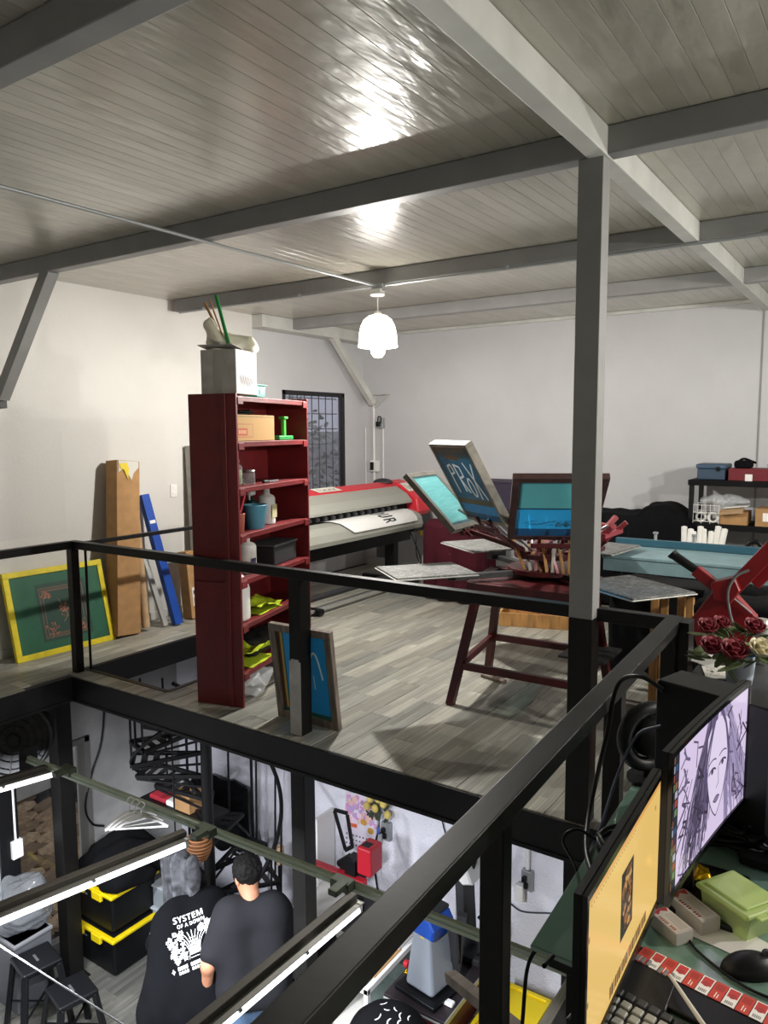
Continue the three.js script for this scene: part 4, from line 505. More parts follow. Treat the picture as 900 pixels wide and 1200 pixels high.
// ------------------------------------------------------------------ long turquoise bed, covered machine, storage rack
{ const tl = P(721, 638, 'y', .84), t = thing('vacuum_table', 'long turquoise metal bed table with raised back lip', 'table', V3(-.95, 0, -5.6)); const tm = std(0xffffff, .42, 0, { map: tint(0x7f9ba1, .12, 7, 121, 1.2) }), td = std(0x2a5464, .45);
  const A = P(706, 655, 'y', .82), Bq = P(720, 645, 'y', .82), ang = 0; const x0 = -1.72, x1 = .9, z0 = -5.38, z1 = -5.9;
  wpart('bed', slab(x0, x1, .79, .815, z1, z0, .006), tm, t); wpart('front_apron', slab(x0 + .01, x1, .70, .79, z0 - .02, z0 - .004), tm, t); wpart('back_lip', slab(x0 - .06, x1, .815, .87, z1 - .05, z1, .006), td, t);
  for (const x of [-1.48, -1.2]) wpart('bolt', [rod(V3(x, .87, z1 - .02), V3(x, .925, z1 - .02), .012), bx(.035, .016, .035, x, .925, z1 - .02)], M.zinc, t);
  for (const x of [x0 + .1, x1 - .1]) for (const z of [z0 - .06, z1 + .06]) wpart('leg', slab(x - .03, x + .03, 0, .79, z - .03, z + .03), M.black, t); }
{ const c = V3(-.95, .35, -5.27), f = (x, y, z) => sbox(x, y, z, V3(c.x, .36, c.z), 1.3, .7, .12, .05) + .03 * Math.sin(x * 17) * (0.9 - y) + .03 * (noise3(x * 7, y * 5, z * 9) - .5); single('black_drape', 'black drape hanging below the turquoise bed', 'cloth', field(f, [-1.7, .004, -5.37], [-.2, .69, -5.12], .022), M.blackCloth); }
{ const a = P(703, 594, 'z', -7.3), b = P(790, 590, 'z', -7.3); const f = (x, y, z) => { let d = sbox(x, y, z, V3(-2.15, .45, -7.45), 1.25, .92, .55, .08); d = smin(d, sbox(x, y, z, V3(-1.79, .5, -7.42), .34, 1.02, .5, .1), .12); return d + .03 * Math.sin(x * 16 + y * 4) * Math.max(0, .95 - y) + .03 * (noise3(x * 3, y * 3, z * 3) - .5) + .006 * Math.sin((x + y * .6) * 34); }; single('covered_machine', 'machine under a creased black cloth cover against the far wall', 'machine', field(f, [-2.9, .004, -7.84], [-1.45, 1.2, -7.05], .026), M.blackCloth); }
{ const t = thing('storage_rack', 'black steel storage rack against the far wall', 'rack', V3(-.95, 0, -7.6)); const X0 = -1.53, X1 = -.1, Z0 = -7.36, Z1 = -7.78;
  for (const x of [X0, X1]) for (const z of [Z0, Z1]) wpart('post', [slab(x - .02, x + .02, 0, 1.25, z - .02, z + .02)], M.black, t);
  for (const y of [.12, .45, .85, 1.25]) wpart('shelf', [slab(X0 - .03, X1 + .03, y - .05, y, Z1 - .03, Z0 + .03, .005)], M.blackMatte, t); }
const RK = (px, y) => P(px, 600, 'z', -7.5).x;
{ const t = thing('tool_case', 'slate blue lidded case on top of the storage rack', 'case', V3(-1.38, 1.25, -7.55)); mesh('body', bx(.24, .1, .28, 0, .05, 0, .012), std(0x33465a, .5), t); mesh('lid', bx(.265, .045, .3, 0, .122, 0, .015), std(0x3a5066, .5), t); mesh('latch', bx(.03, .04, .012, .06, .1, .15), M.blackPlastic, t); }
{ const t = thing('carton', 'dark red flat carton with white tag on the storage rack', 'box', V3(-1.06, 1.25, -7.52)); mesh('body', bx(.34, .11, .26, 0, .055, 0, .006), std(0x6a1520, .6), t); mesh('price_tag', bx(.06, .06, .003, .0, .03, .133, 0), M.white, t); }
{ const t = thing('camera_bag', 'small black bag on the dark red carton', 'bag', V3(-1.12, 1.36, -7.5)); mesh('body', bxr(.15, .07, .14, 0, .035, 0, .025), M.blackCloth, t); mesh('strap', tube([V3(-.06, .05, 0), V3(0, .085, .02), V3(.07, .06, 0), V3(.1, .05, .03)], .01), M.blackCloth, t); }
single('soap_tub', 'mint green tub behind the small black bag', 'tub', lathe([[0, 0], [.04, 0], [.045, .09], [.048, .1], [0, .1]], 20).translate(-1.24, 1.25, -7.66), std(0x8fd8c0, .4));
{ const t = thing('glass_vase', 'clear glass jar rack on top of the storage rack', 'jar', V3(-.86, 1.25, -7.5)); for (const x of [-.04, .04]) mesh('jar', lathe([[.02, 0], [.032, .005], [.034, .13], [.03, .15]], 18).translate(x, 0, 0), phys(0xdff0ec, .06, { transmission: .85, thickness: 0, side: THREE.DoubleSide }), t); mesh('base', bx(.18, .012, .1, 0, .006, 0), std(0x9fc8bc, .4), t); }
{ const t = thing('carton', 'open brown carton with papers on the storage rack', 'box', V3(-1.17, .85, -7.5)); mesh('body', bx(.23, .12, .25, 0, .06, 0, .004), M.card, t); mesh('flap', [bx(.2, .004, .14, -.02, .0, .06, 0).rotateX(.3).rotateZ(.15).translate(0, .145, .06)], M.cardPale, t); mesh('paper', bx(.2, .006, .16, 0, 0, 0, 0).rotateZ(.12).translate(.01, .16, .02), M.paper, t); }
{ const t = thing('carton', 'closed brown carton with white label on the storage rack', 'box', V3(-.86, .85, -7.5)); mesh('body', bx(.26, .16, .26, 0, .08, 0, .004), M.card, t); mesh('label_sheet', bx(.1, .075, .002, -.02, .085, .132, 0), M.paper, t); }
{ const t = thing('wire_basket', 'white wire basket with paper rolls on the storage rack', 'basket', V3(-1.40, .85, -7.46)); const B = []; for (const y of [.02, .1, .17]) B.push(bar(V3(-.11, y, .1), V3(.11, y, .1), .006, .006), bar(V3(-.11, y, -.1), V3(.11, y, -.1), .006, .006), bar(V3(-.11, y, -.1), V3(-.11, y, .1), .006, .006), bar(V3(.11, y, -.1), V3(.11, y, .1), .006, .006)); for (const x of [-.11, -.037, .037, .11]) B.push(bar(V3(x, 0, .1), V3(x, .18, .1), .006, .006), bar(V3(x, 0, -.1), V3(x, .18, -.1), .006, .006)); mesh('wire', B, M.white, t); for (const [x, y] of [[-.05, .055], [.055, .055]]) mesh('roll', new THREE.TorusGeometry(.04, .011, 10, 24).translate(x, y, .06), M.white, t); }
{ const c = V3(-1.30, 1.04, -7.5), f = (x, y, z) => ell(x, y, z, V3(c.x, c.y, c.z), .2, .075, .1) + .05 * (noise3(x * 20, y * 20, z * 20) - .5); single('plastic_bag', 'clear plastic bag heaped on the white wire basket', 'bag', field(f, [c.x - .27, c.y - .01, c.z - .15], [c.x + .27, c.y + .12, c.z + .15], .014), M.clearBag); }
// rolls of vinyl standing behind the bed
{ const spots = [[799, 11, .0], [805, 9, .04], [811, 12, -.03], [817, 11, .03], [823, 13, -.04], [829, 10, .05], [835, 11, .1], [841, 11, .14]]; spots.forEach(([px, w, lean], k) => { const a = P(px + 2, 660, 'z', -6.55), b = P(px + 3 + lean * 40, 617 + (k % 3) * 3, 'z', -6.55); a.y = .72; single('vinyl_roll', 'white roll of vinyl standing behind the turquoise bed', 'roll', [rod(a, b, .0235, .0235, 16), rod(b, b.clone().add(V3(0, .004, 0)), .012, .012, 12)], k % 2 ? M.paper : M.white, 'vinyl rolls behind the turquoise bed'); });
  const t = thing('low_table', 'dark low table behind the turquoise bed', 'table', V3(-1.1, 0, -6.55)); mesh('top', bx(1.5, .04, .5, .15, .70, 0), M.darkGrey, t); for (const x of [-.5, .8]) for (const z of [-.2, .2]) mesh('leg', bx(.04, .68, .04, x, .34, z), M.black, t);
  const b = P(868, 642, 'z', -6.5); const u = thing('tape_rolls', 'black tape roll standing on the low table', 'tape', V3(P(884, 640, 'z', -6.45).x, .72, -6.45)); mesh('ring', new THREE.TorusGeometry(.05, .02, 12, 26).translate(0, .07, 0), M.blackPlastic, u); mesh('core', new THREE.TorusGeometry(.036, .006, 8, 22).translate(0, .07, 0), M.cardPale, u);
  single('cutting_ruler', 'long yellow ruler lying on the low table', 'ruler', bx(.5, .01, .05, P(860, 644, 'z', -6.4).x, .725, -6.38), M.yellow); }
// wooden trestle below the platen
{ const t = thing('trestle', 'raw pine trestle behind the press', 'trestle', V3(-1.18, 0, -4.72)); const a = P(768, 705, 'z', -4.72), b = P(799, 705, 'z', -4.72); for (const p of [a, b]) for (const z of [0, -.24]) mesh('leg', bx(.045, .72, .04, p.x + 1.18, .36, z), M.wood, t); mesh('top', bx(.5, .05, .3, .05, .745, -.12), M.blackMatte, t); }
// red twin-arm press behind the flowers
{ const C0 = P(845, 690, 'z', -3.75), t = thing('heat_press', 'bright red steel press frame with crossed arms behind the flowers', 'press', V3(C0.x, 0, -3.75)); const z = -3.75, q = (px, py, dz = 0) => P(px, py, 'z', z + dz);
  const plate = (pts, th, dz) => { const w = pts.map(([px, py]) => { const p = q(px, py, dz); return [p.x, p.y]; }); return ext(w, th, .004).translate(0, 0, z + dz - th / 2); };
  wpart('body_plate', plate([[812, 724], [836, 694], [856, 690], [886, 722], [890, 745], [872, 800], [840, 800], [820, 760]], .05, 0), M.redMachine, t);
  wpart('arm', [bar(q(815, 668), q(852, 697), .05, .05, .004, V3(0, 0, 1))], M.redMachine, t); const gr = wpart('grip', [rod(q(789, 650), q(818, 670), .022, .02, 14), rod(q(787, 648), q(790, 651), .026, .024, 14)], M.blackPlastic, t);
  wpart('arm', [bar(q(852, 697), q(915, 632), .07, .06, .004, V3(0, 0, 1))], M.redMachine, t); wpart('arm', [bar(q(884, 684, -.12), q(930, 640, -.12), .06, .05, .004, V3(0, 0, 1))], M.redMachine, t);
  wpart('cross_bar', plate([[836, 682], [862, 676], [868, 690], [858, 704], [840, 700]], .09, .02), M.redMachine, t);
  wpart('cable', tube([q(878, 668, .06), q(862, 676, .07), q(853, 695, .07), q(857, 725, .06), q(864, 738, .05)], .006), M.grey, t);
  wpart('edge_strip', [bar(q(856, 698, .04), q(881, 719, .04), .008, .008)], M.zinc, t);
  wpart('base', [slab(C0.x - .2, C0.x + .28, 0, .06, z - .25, z + .2), slab(C0.x - .06, C0.x + .1, .06, .62, z - .08, z + .05)], M.redMachine, t); }
{ const c = P(800, 690, 'z', -4.35); const f = (x, y, z) => sbox(x, y, z, V3(-.62, .4, -4.5), .5, .78, .35, .06) + .03 * (noise3(x * 8, y * 8, z * 8) - .5); single('draped_box', 'black draped box behind the red press frame', 'box', field(f, [-.95, .004, -4.75], [-.3, .85, -4.25], .024), M.blackCloth); }
// ------------------------------------------------------------------ computer desk
const DK = .68;
{ const t = thing('desk', 'green glass topped computer desk beside the guard rail', 'desk', V3(-.05, 0, -1.55)); wpart('top', ext([[-.555, -1.35], [-.42, -1.345], [-.38, -.80], [.62, -.80], [.62, -2.62], [-.60, -2.62]].map(([a, b]) => [a, -b]), .009, .0015).rotateX(-Math.PI / 2).translate(0, DK - .0105, 0), phys(0x6d8a7c, .12, { clearcoat: .5 }), t);
  wpart('under_frame', [slab(-.50, -.46, DK - .05, DK - .013, -2.58, -1.4), slab(.5, .54, DK - .05, DK - .013, -2.58, -.85), slab(-.5, .54, DK - .05, DK - .013, -1.72, -1.68)], M.black, t); for (const [x, z] of [[-.48, -2.55], [-.48, -1.42], [.52, -2.55], [.52, -.87]]) wpart('leg', slab(x - .02, x + .02, 0, DK - .05, z - .02, z + .02), M.black, t); }
function monitor(label, a, b, y0, y1, curve, tex, emis) {   // a: near bottom corner, b: far bottom corner (x,z), screen faces +x
  const mid = V3((a.x + b.x) / 2, DK, (a.z + b.z) / 2), t = thing('monitor', label, 'monitor', mid); const n = 14, W = Math.hypot(b.x - a.x, b.z - a.z), dir = V3(b.x - a.x, 0, b.z - a.z).normalize(), nor = V3(-dir.z, 0, dir.x); if (nor.x < 0) nor.negate();
  const col = (u, y, off) => { const s = (u - .5) * 2; return V3(a.x + (b.x - a.x) * u, y, a.z + (b.z - a.z) * u).addScaledVector(nor, curve * (s * s - 1) + off); };
  const strip = (u0, u1, ya, yb, off, th) => { const pos = [], ix = []; const N = n; for (let i = 0; i <= N; i++) { const u = u0 + (u1 - u0) * i / N; for (const [y, o] of [[ya, off], [yb, off], [yb, off - th], [ya, off - th]]) { const p = col(u, y, o); pos.push(p.x, p.y, p.z); } } for (let i = 0; i < N; i++) for (let k = 0; k < 4; k++) { const p = i * 4 + k, q = i * 4 + (k + 1) % 4; ix.push(p, p + 4, q, q, p + 4, q + 4); } ix.push(0, 1, 2, 0, 2, 3); const e = N * 4; ix.push(e, e + 2, e + 1, e, e + 3, e + 2); const g = new THREE.BufferGeometry(); g.setAttribute('position', new THREE.Float32BufferAttribute(pos, 3)); g.setIndex(ix); const r = g.toNonIndexed(); r.computeVertexNormals(); return boxUV(r); };
  wpart('case', strip(-.015, 1.015, y0 - .012, y1 + .012, -.004, .014), M.blackPlastic, t);
  wpart('bezel', [strip(-.015, 1.015, y1, y1 + .012, .004, .01), strip(-.015, 1.015, y0 - .014, y0, .004, .01), strip(-.015, .003, y0, y1, .004, .01), strip(.997, 1.015, y0, y1, .004, .01)], M.blackGloss, t);
  const pos = [], uv = [], ix = []; for (let i = 0; i <= n; i++) for (const [y, v] of [[y0, 0], [y1, 1]]) { const p = col(i / n, y, 0); pos.push(p.x, p.y, p.z); uv.push(i / n, v); } for (let i = 0; i < n; i++) { const p = i * 2; ix.push(p, p + 2, p + 1, p + 1, p + 2, p + 3); } const g = new THREE.BufferGeometry(); g.setAttribute('position', new THREE.Float32BufferAttribute(pos, 3)); g.setAttribute('uv', new THREE.Float32BufferAttribute(uv, 2)); g.setIndex(ix); g.computeVertexNormals(); keep(g);
  wpart('display', g, std(0x050505, .25, 0, { emissive: 0xffffff, emissiveMap: tex, emissiveIntensity: emis }), t);
  const c = col(.5, 0, -.034); wpart('stand', [slab(c.x - .012, c.x + .012, DK + .01, y0 + .1, c.z - .025, c.z + .025), slab(c.x - .02, c.x + .11, DK, DK + .014, c.z - .11, c.z + .11, .005)], M.blackPlastic, t);
  const l = new THREE.RectAreaLight(0xffffff, emis * .5, W, y1 - y0); l.position.copy(col(.5, (y0 + y1) / 2, .012)).sub(t.position); t.add(l); l.lookAt(col(.5, (y0 + y1) / 2, 1)); return t; }
const texOrange = canvasTex(512, 320, (g, w, h) => { g.fillStyle = '#e9c272'; g.fillRect(0, 0, w, h); g.fillStyle = '#e0a85c'; g.fillRect(0, 0, w, 22); g.fillStyle = '#d99a58'; g.fillRect(0, 0, w, 9); g.fillStyle = '#8a6a3a'; for (let i = 0; i < 22; i++) g.fillRect(26 + i * 13, 26, 6, 3); g.fillStyle = '#2c2a28'; g.fillRect(212, 78, 84, 152); for (let i = 0; i < 46; i++) { g.fillStyle = ['#a06a3c', '#7a4f30', '#c69a62', '#4a3a30'][i % 4]; g.beginPath(); g.ellipse(rnd(226, 282), rnd(90, 220), rnd(3, 11), rnd(4, 16), rnd(0, 3), 0, 6.28); g.fill(); } g.fillStyle = '#6f5c40'; for (const [x, y] of [[20, 90], [20, 220], [470, 60]]) { g.beginPath(); g.ellipse(x, y, 3, 7, 0, 0, 6.28); g.fill(); } const cs = ['#7c4a2c', '#3a2d25', '#a8733f', '#5b4634']; for (let i = 0; i < 22; i++) { g.fillStyle = cs[i % 4]; g.fillRect(150 + i * 12, 284, 9, 26); } });
const texSketch = canvasTex(640, 384, (g, w, h) => { g.fillStyle = '#dccbea'; g.fillRect(0, 0, w, h); g.lineCap = 'round'; const X = 385;
  for (let i = 0; i < 230; i++) { g.lineWidth = rnd(2, 9); g.strokeStyle = ['#6d6280', '#8f83a6', '#463d52', '#a99cbf'][i % 4]; const s = i % 2 ? 1 : -1, x0 = X + s * rnd(10, 80), x1 = X + s * rnd(80, 270); g.beginPath(); g.moveTo(x0, rnd(-20, 40)); g.bezierCurveTo(x0 + s * rnd(20, 90), rnd(40, 160), x1 - s * rnd(0, 70), rnd(150, 260), x1 + rnd(-30, 30), rnd(260, 410)); g.stroke(); }
  for (let i = 0; i < 90; i++) { g.lineWidth = rnd(4, 10); g.strokeStyle = ['#574c66', '#6c6180', '#3f374a'][i % 3]; const x = rnd(80, 630), y = rnd(0, 340); if (Math.abs(x - X) < 110) continue; g.beginPath(); g.moveTo(x, y); g.lineTo(x + rnd(-40, 40), y + rnd(10, 50)); g.lineTo(x + rnd(-60, 60), y + rnd(30, 90)); g.stroke(); }
  g.fillStyle = '#e4d6f0'; g.beginPath(); g.moveTo(X - 92, 60); g.bezierCurveTo(X - 100, 210, X - 50, 300, X, 334); g.bezierCurveTo(X + 52, 300, X + 100, 210, X + 92, 60); g.bezierCurveTo(X + 40, 10, X - 40, 10, X - 92, 60); g.fill(); g.strokeStyle = '#4c4358'; g.lineWidth = 4; g.beginPath(); g.moveTo(X - 96, 90); g.bezierCurveTo(X - 98, 220, X - 50, 302, X, 334); g.bezierCurveTo(X + 54, 302, X + 100, 220, X + 96, 90); g.stroke();
  for (const x of [X - 44, X + 44]) { g.lineWidth = 6; g.beginPath(); g.moveTo(x - 28, 178); g.quadraticCurveTo(x, 160, x + 28, 178); g.stroke(); g.fillStyle = '#4c4358'; g.beginPath(); g.ellipse(x, 178, 10, 8, 0, 0, 6.28); g.fill(); g.lineWidth = 4; g.beginPath(); g.moveTo(x - 30, 148); g.quadraticCurveTo(x, 134, x + 30, 148); g.stroke(); } g.lineWidth = 3; g.beginPath(); g.moveTo(X + 8, 180); g.lineTo(X + 14, 234); g.lineTo(X - 4, 242); g.stroke(); g.fillStyle = '#8d7f9f'; g.beginPath(); g.moveTo(X - 26, 278); g.quadraticCurveTo(X, 262, X + 26, 278); g.quadraticCurveTo(X, 300, X - 26, 278); g.fill(); g.stroke();
  g.strokeStyle = '#62577a'; for (let i = 0; i < 16; i++) { g.lineWidth = rnd(3, 7); const s = i % 2 ? 1 : -1; g.beginPath(); g.moveTo(X + s * rnd(0, 30), 0); g.bezierCurveTo(X + s * rnd(30, 60), 40, X + s * rnd(70, 110), 80, X + s * rnd(88, 116), rnd(140, 300)); g.stroke(); }
  g.fillStyle = '#1b1c24'; g.fillRect(0, 0, 58, h); const cs = ['#8a5b40', '#33507a', '#6a8a5a', '#b0b0c0', '#46344a', '#2b2f3a', '#a04a3a']; for (let j = 0; j < 15; j++) for (let i = 0; i < 2; i++) { g.fillStyle = cs[(j * 3 + i * 5) % 7]; g.fillRect(6 + i * 25, 8 + j * 25, 20, 20); } });
monitor('monitor showing an orange web page beside the guard rail', V3(-.350, 0, -1.065), V3(-.362, 0, -1.556), .735, 1.005, 0, texOrange, .95);
monitor('curved monitor showing a lilac ink sketch of a face', V3(-.318, 0, -1.452), V3(-.262, 0, -1.975), .81, 1.095, .006, texSketch, .95);
{ const t = thing('computer_tower', 'black computer tower with ribbed side behind the curved monitor', 'computer', V3(-.496, DK, -2.041), -16.3 * Math.PI / 180); const TH = .37, TL = .46, TD = .13;
  mesh('case', slab(0, TL, .012, TH, -TD, 0, .007), M.blackPlastic, t); mesh('port_plate', slab(-.003, .001, .12, .30, -.05, -.02, 0), M.alu, t); for (let k = 0; k < 4; k++) mesh('expansion_cover', slab(-.003, .001, .03 + k * .022, .046 + k * .022, -.11, -.03, 0), M.darkSteel, t); for (let k = 0; k < 5; k++) mesh('side_rib', slab(.30 + k * .032, .308 + k * .032, .03, TH - .02, -.001, .003, 0), M.darkGrey, t); mesh('status_light', bx(.012, .004, .003, .36, .25, .003, 0), std(0x8a1010, .4, 0, { emissive: 0xff1010, emissiveIntensity: .6 }), t); for (const x of [.04, TL - .04]) mesh('foot', slab(x - .02, x + .02, 0, .012, -TD + .02, -.02), M.blackMatte, t); }
{ const t = thing('desk_fan', 'round black desk fan beside the computer tower', 'fan', V3(-.555, DK, -2.22)); mesh('ring', new THREE.TorusGeometry(.085, .022, 10, 30).rotateY(.9).translate(0, .135, 0), M.blackPlastic, t); mesh('hub', lathe([[0, -.03], [.05, -.03], [.06, 0], [.05, .03], [0, .035]], 20).rotateX(Math.PI / 2).rotateY(.9).translate(0, .135, 0), M.blackMatte, t); for (let k = 0; k < 5; k++) mesh('blade', ext([[.01, -.012], [.085, -.028], [.088, .02], [.01, .012]], .004, .001).rotateZ(k * 1.2566).rotateY(.9).translate(0, .135, 0), M.blackPlastic, t); mesh('base', [rod(V3(0, 0, 0), V3(0, .012, 0), .06, .06, 22), rod(V3(0, .01, 0), V3(0, .07, 0), .012)], M.blackPlastic, t); }
// cables dropping behind the monitors
const cable = (name, label, pts, r = .006, mat = M.blackPlastic) => single(name, label, 'cable', tube(pts, r, 8, pts.length * 12), mat);
cable('cable', 'thick black cable looping from the tower over to the guard rail', [V3(-.47, 1.03, -2.02), V3(-.54, 1.05, -2.04), V3(-.61, 1.0, -2.08), V3(-.63, .85, -2.05), V3(-.62, .72, -1.9), V3(-.58, .69, -1.75), V3(-.52, .70, -1.62)], .0065);
cable('cable', 'slim blue grey cable hanging behind the tower', [V3(-.47, .94, -2.0), V3(-.53, .90, -2.0), V3(-.565, .8, -1.95), V3(-.57, .70, -1.82), V3(-.60, .60, -1.75)], .004, std(0x565e78, .5));
cable('cable', 'bundle of black cables curling on the desk edge', [...Array(18)].map((_, i) => V3(-.5 + .055 * Math.cos(i * .9), DK + .012 + i * .0022, -1.78 + .07 * Math.sin(i * .9))), .006);
cable('cable', 'black adapter cable hanging from the desk edge over the opening', [V3(-.50, .70, -1.28), P(672, 1093, 'x', -.53), P(655, 1105, 'x', -.55), P(632, 1110, 'x', -.58), P(618, 1135, 'x', -.6), P(612, 1200, 'x', -.6), P(600, 1330, 'x', -.6)], .0045);
single('cable_plug', 'black moulded adapter lump on the hanging cable', 'adapter', rod(P(676, 1092, 'x', -.535), P(652, 1106, 'x', -.555), .009, .012, 12), M.blackPlastic);
cable('cable', 'thin black cable looping down by the desk corner', [P(700, 985, 'x', -.56), P(676, 972, 'x', -.58), P(660, 985, 'x', -.6), P(676, 1020, 'x', -.58), P(672, 1055, 'x', -.56), P(650, 1068, 'x', -.57), P(632, 1100, 'x', -.6)], .004);
{ const a = P(648, 1114, 'y', DK - .03), b = P(676, 1126, 'y', DK - .03); const t = thing('power_strip', 'black power strip hung at the desk edge', 'socket', a); wpart('body', bar(a, b.clone().lerp(a, -.2), .05, .04), M.blackPlastic, t); for (let k = 0; k < 4; k++) { const p = a.clone().lerp(b, .1 + k * .28); wpart('socket', bx(.02, .008, .022, p.x, p.y + .022, p.z), M.darkSteel, t); } }
{ const f = (x, y, z) => sbox(x, y, z, V3(-.425, .45, -1.15), .1, .34, .26, .07); const t = single('seat_back', 'black padded shell tucked under the desk edge', 'chair', field(f, [-.51, .25, -1.32], [-.33, .66, -.98], .014), M.blackMatte); t.position.y -= .0; }
// things lying on the desk
const dk = (px, py, h = 0) => P(px, py, 'y', DK + h);
{ const c = dk(866, 1068, .02), t = thing('food_box', 'lime green translucent food box with lid on the desk', 'box', V3(c.x, DK, c.z), -.55); const lim = phys(0xd6e8a6, .3, { transmission: .55, thickness: 0 }); mesh('body', [ext([[-.05, 0], [.05, 0], [.058, .042], [-.058, .042]], .085, .006).translate(0, .006, -.0425)], lim, t); mesh('lid', [bxr(.135, .012, .115, 0, .058, 0, .006), bxr(.105, .006, .085, 0, .066, 0, .003), bx(.02, .006, .03, .07, .056, .02)], phys(0xd2e690, .35, { transmission: .4, thickness: 0 }), t); }
{ const smallBox = (n, label, px, py, turn, w, h, d, y = 0) => { const c = dk(px, py, h), t = thing(n, label, 'box', V3(c.x, DK + y, c.z), turn); mesh('body', bx(w, h, d, 0, h / 2, 0, .002), std(0xb9b4ae, .6), t); mesh('print', keep(flat(new THREE.PlaneGeometry(w * .94, d * .94).rotateX(-Math.PI / 2).translate(0, h + .0006, 0))), std(0xffffff, .6, 0, { map: canvasTex(256, 128, (g) => { g.fillStyle = '#c9c2ba'; g.fillRect(0, 0, 256, 128); g.fillStyle = '#b02a2c'; g.beginPath(); g.moveTo(0, 0); g.lineTo(46, 20); g.lineTo(20, 60); g.lineTo(52, 100); g.lineTo(0, 128); g.fill(); g.fillStyle = '#8e2a2a'; for (let i = 0; i < 9; i++) if (i !== 5) g.fillRect(72 + i * 18, 98, 11, 20); g.strokeStyle = '#6b6460'; g.lineWidth = 3; for (let i = 0; i < 4; i++) { g.beginPath(); g.moveTo(66, 20 + i * 14); g.lineTo(240, 24 + i * 16); g.stroke(); } }) }), t).userData = { label: 'white and red printed top of the carton' }; return t; };
  smallBox('small_carton', 'white and red small carton by the lime food box', 812, 1060, -.62, .105, .032, .05); smallBox('small_carton', 'white and red small carton lying below the orange monitor', 786, 1078, -.6, .08, .028, .045); }
{ const c = dk(813, 1028, .02), f = (x, y, z) => ell(x, y, z, V3(c.x, DK + .022, c.z), .045, .024, .03) + .016 * (noise3(x * 70, y * 70, z * 70) - .5); single('foil_wrapper', 'crumpled gold foil wrapper behind the lime food box', 'wrapper', field(f, [c.x - .07, DK + .001, c.z - .06], [c.x + .07, DK + .06, c.z + .06], .005), M.gold); }
{ const c = dk(873, 1127, .015), t = thing('mouse', 'black computer mouse on the desk', 'mouse', V3(c.x + .01, DK, c.z), .9); mesh('shell', mv(new THREE.SphereGeometry(1, 24, 14, 0, 6.283, 0, 1.5708).scale(.033, .036, .058), 0, .001, 0), M.blackPlastic, t); mesh('wheel', rod(V3(-.004, .035, .03), V3(.004, .035, .03), .008), M.darkGrey, t); mesh('cord', tube([V3(0, .012, .056), V3(-.02, .006, .10), V3(-.07, .004, .10), V3(-.09, .004, .04), V3(-.05, .004, -.03), V3(.06, .004, -.08), V3(.14, .004, -.07)], .0028, 8, 60), M.blackPlastic, t); t.rotation.y = 2.2; }
{ const a = dk(840, 1100), t = single('paper_sheet', 'white paper sheet under the mouse cable', 'paper', keep(flat(sheet(dk(800, 1092, .0015), dk(850, 1078, .0015), dk(905, 1108, .0015), dk(880, 1128, .0015), 2))), std(0xdedbd4, .8, 0, { side: THREE.DoubleSide })); }
// keyboard and tablet with a strip of red stickers
{ const kb = (px, py) => P(px, py, 'y', DK + .018); const A = kb(752, 1110), Bq = kb(910, 1186), U = Bq.clone().sub(A).normalize(), N = V3(-U.z, 0, U.x); if (N.z < 0) N.negate(); const t = thing('pen_tablet', 'black pen tablet lying on the desk under the stickers', 'tablet', V3(A.x, DK, A.z)); const B = new THREE.Matrix4().makeBasis(U, V3(0, 1, 0), new THREE.Vector3().crossVectors(U, V3(0, 1, 0))); const Zs = Math.sign(new THREE.Vector3().crossVectors(U, V3(0, 1, 0)).dot(N)); const F = g => geo(g).applyMatrix4(B);
  mesh('body', F(bx(.34, .012, .12, .15, .007, Zs * .05, .004)), M.blackPlastic, t); for (let k = 0; k < 3; k++) mesh('key', F(bx(.006, .004, .018, .006 + k * .011, .0145, Zs * .03, .001)), M.grey, t); for (let k = 0; k < 3; k++) mesh('key', F(bx(.006, .004, .018, .052 + k * .011, .0145, Zs * .034, .001)), M.grey, t);
  const st = thing('sticker_strip', 'strip of red and white price stickers across the tablet', 'stickers', V3(A.x, DK + .0135, A.z)); const sm = canvasTex(128, 256, (g) => { g.fillStyle = '#f0ece6'; g.fillRect(0, 0, 128, 256); g.fillStyle = '#c23a32'; g.fillRect(12, 12, 104, 120); g.fillStyle = '#a33'; g.beginPath(); g.arc(64, 110, 36, 0, 6.28); g.fill(); g.fillStyle = '#333'; for (let i = 0; i < 9; i++) g.fillRect(24 + i * 9, 190, i % 2 ? 3 : 6, 44); }), sr = canvasTex(128, 256, (g) => { g.fillStyle = '#c8402f'; g.fillRect(0, 0, 128, 256); g.fillStyle = '#a83226'; g.fillRect(20, 30, 88, 90); g.fillStyle = '#f0ece6'; g.fillRect(50, 150, 10, 80); g.fillRect(76, 170, 10, 60); }); const ms = std(0xffffff, .5, 0, { map: sm }), mr = std(0xffffff, .5, 0, { map: sr });
  for (let k = 0; k < 13; k++) { const x = .012 + k * .0235, g = keep(flat(new THREE.BoxGeometry(.022, .0008, .05))); g.translate(x, .0008, Zs * (.014 + .0 * k)); const m = mesh('sticker', keep(geo(g).applyMatrix4(B)), k % 2 ? ms : mr, st); }
  const kbT = thing('keyboard', 'black keyboard with pale keys at the desk edge', 'keyboard', V3(A.x, DK, A.z)); mesh('body', F(bx(.36, .018, .13, .16, .009, Zs * .20, .005)), M.blackPlastic, kbT); for (let r = 0; r < 5; r++) for (let k = 0; k < 15; k++) mesh('key', F(bx(.018, .008, .018, .0 + k * .0225 + r * .003, .021, Zs * (.148 + r * .0225), .003)), r > 0 ? M.greyPlastic : M.darkGrey, kbT);
  single('stylus', 'thin pale stylus lying across the tablet and keyboard', 'stylus', rod(P(785, 1143, 'y', DK + .03), P(834, 1215, 'y', DK + .042), .0035, .0045), M.offWhite); }
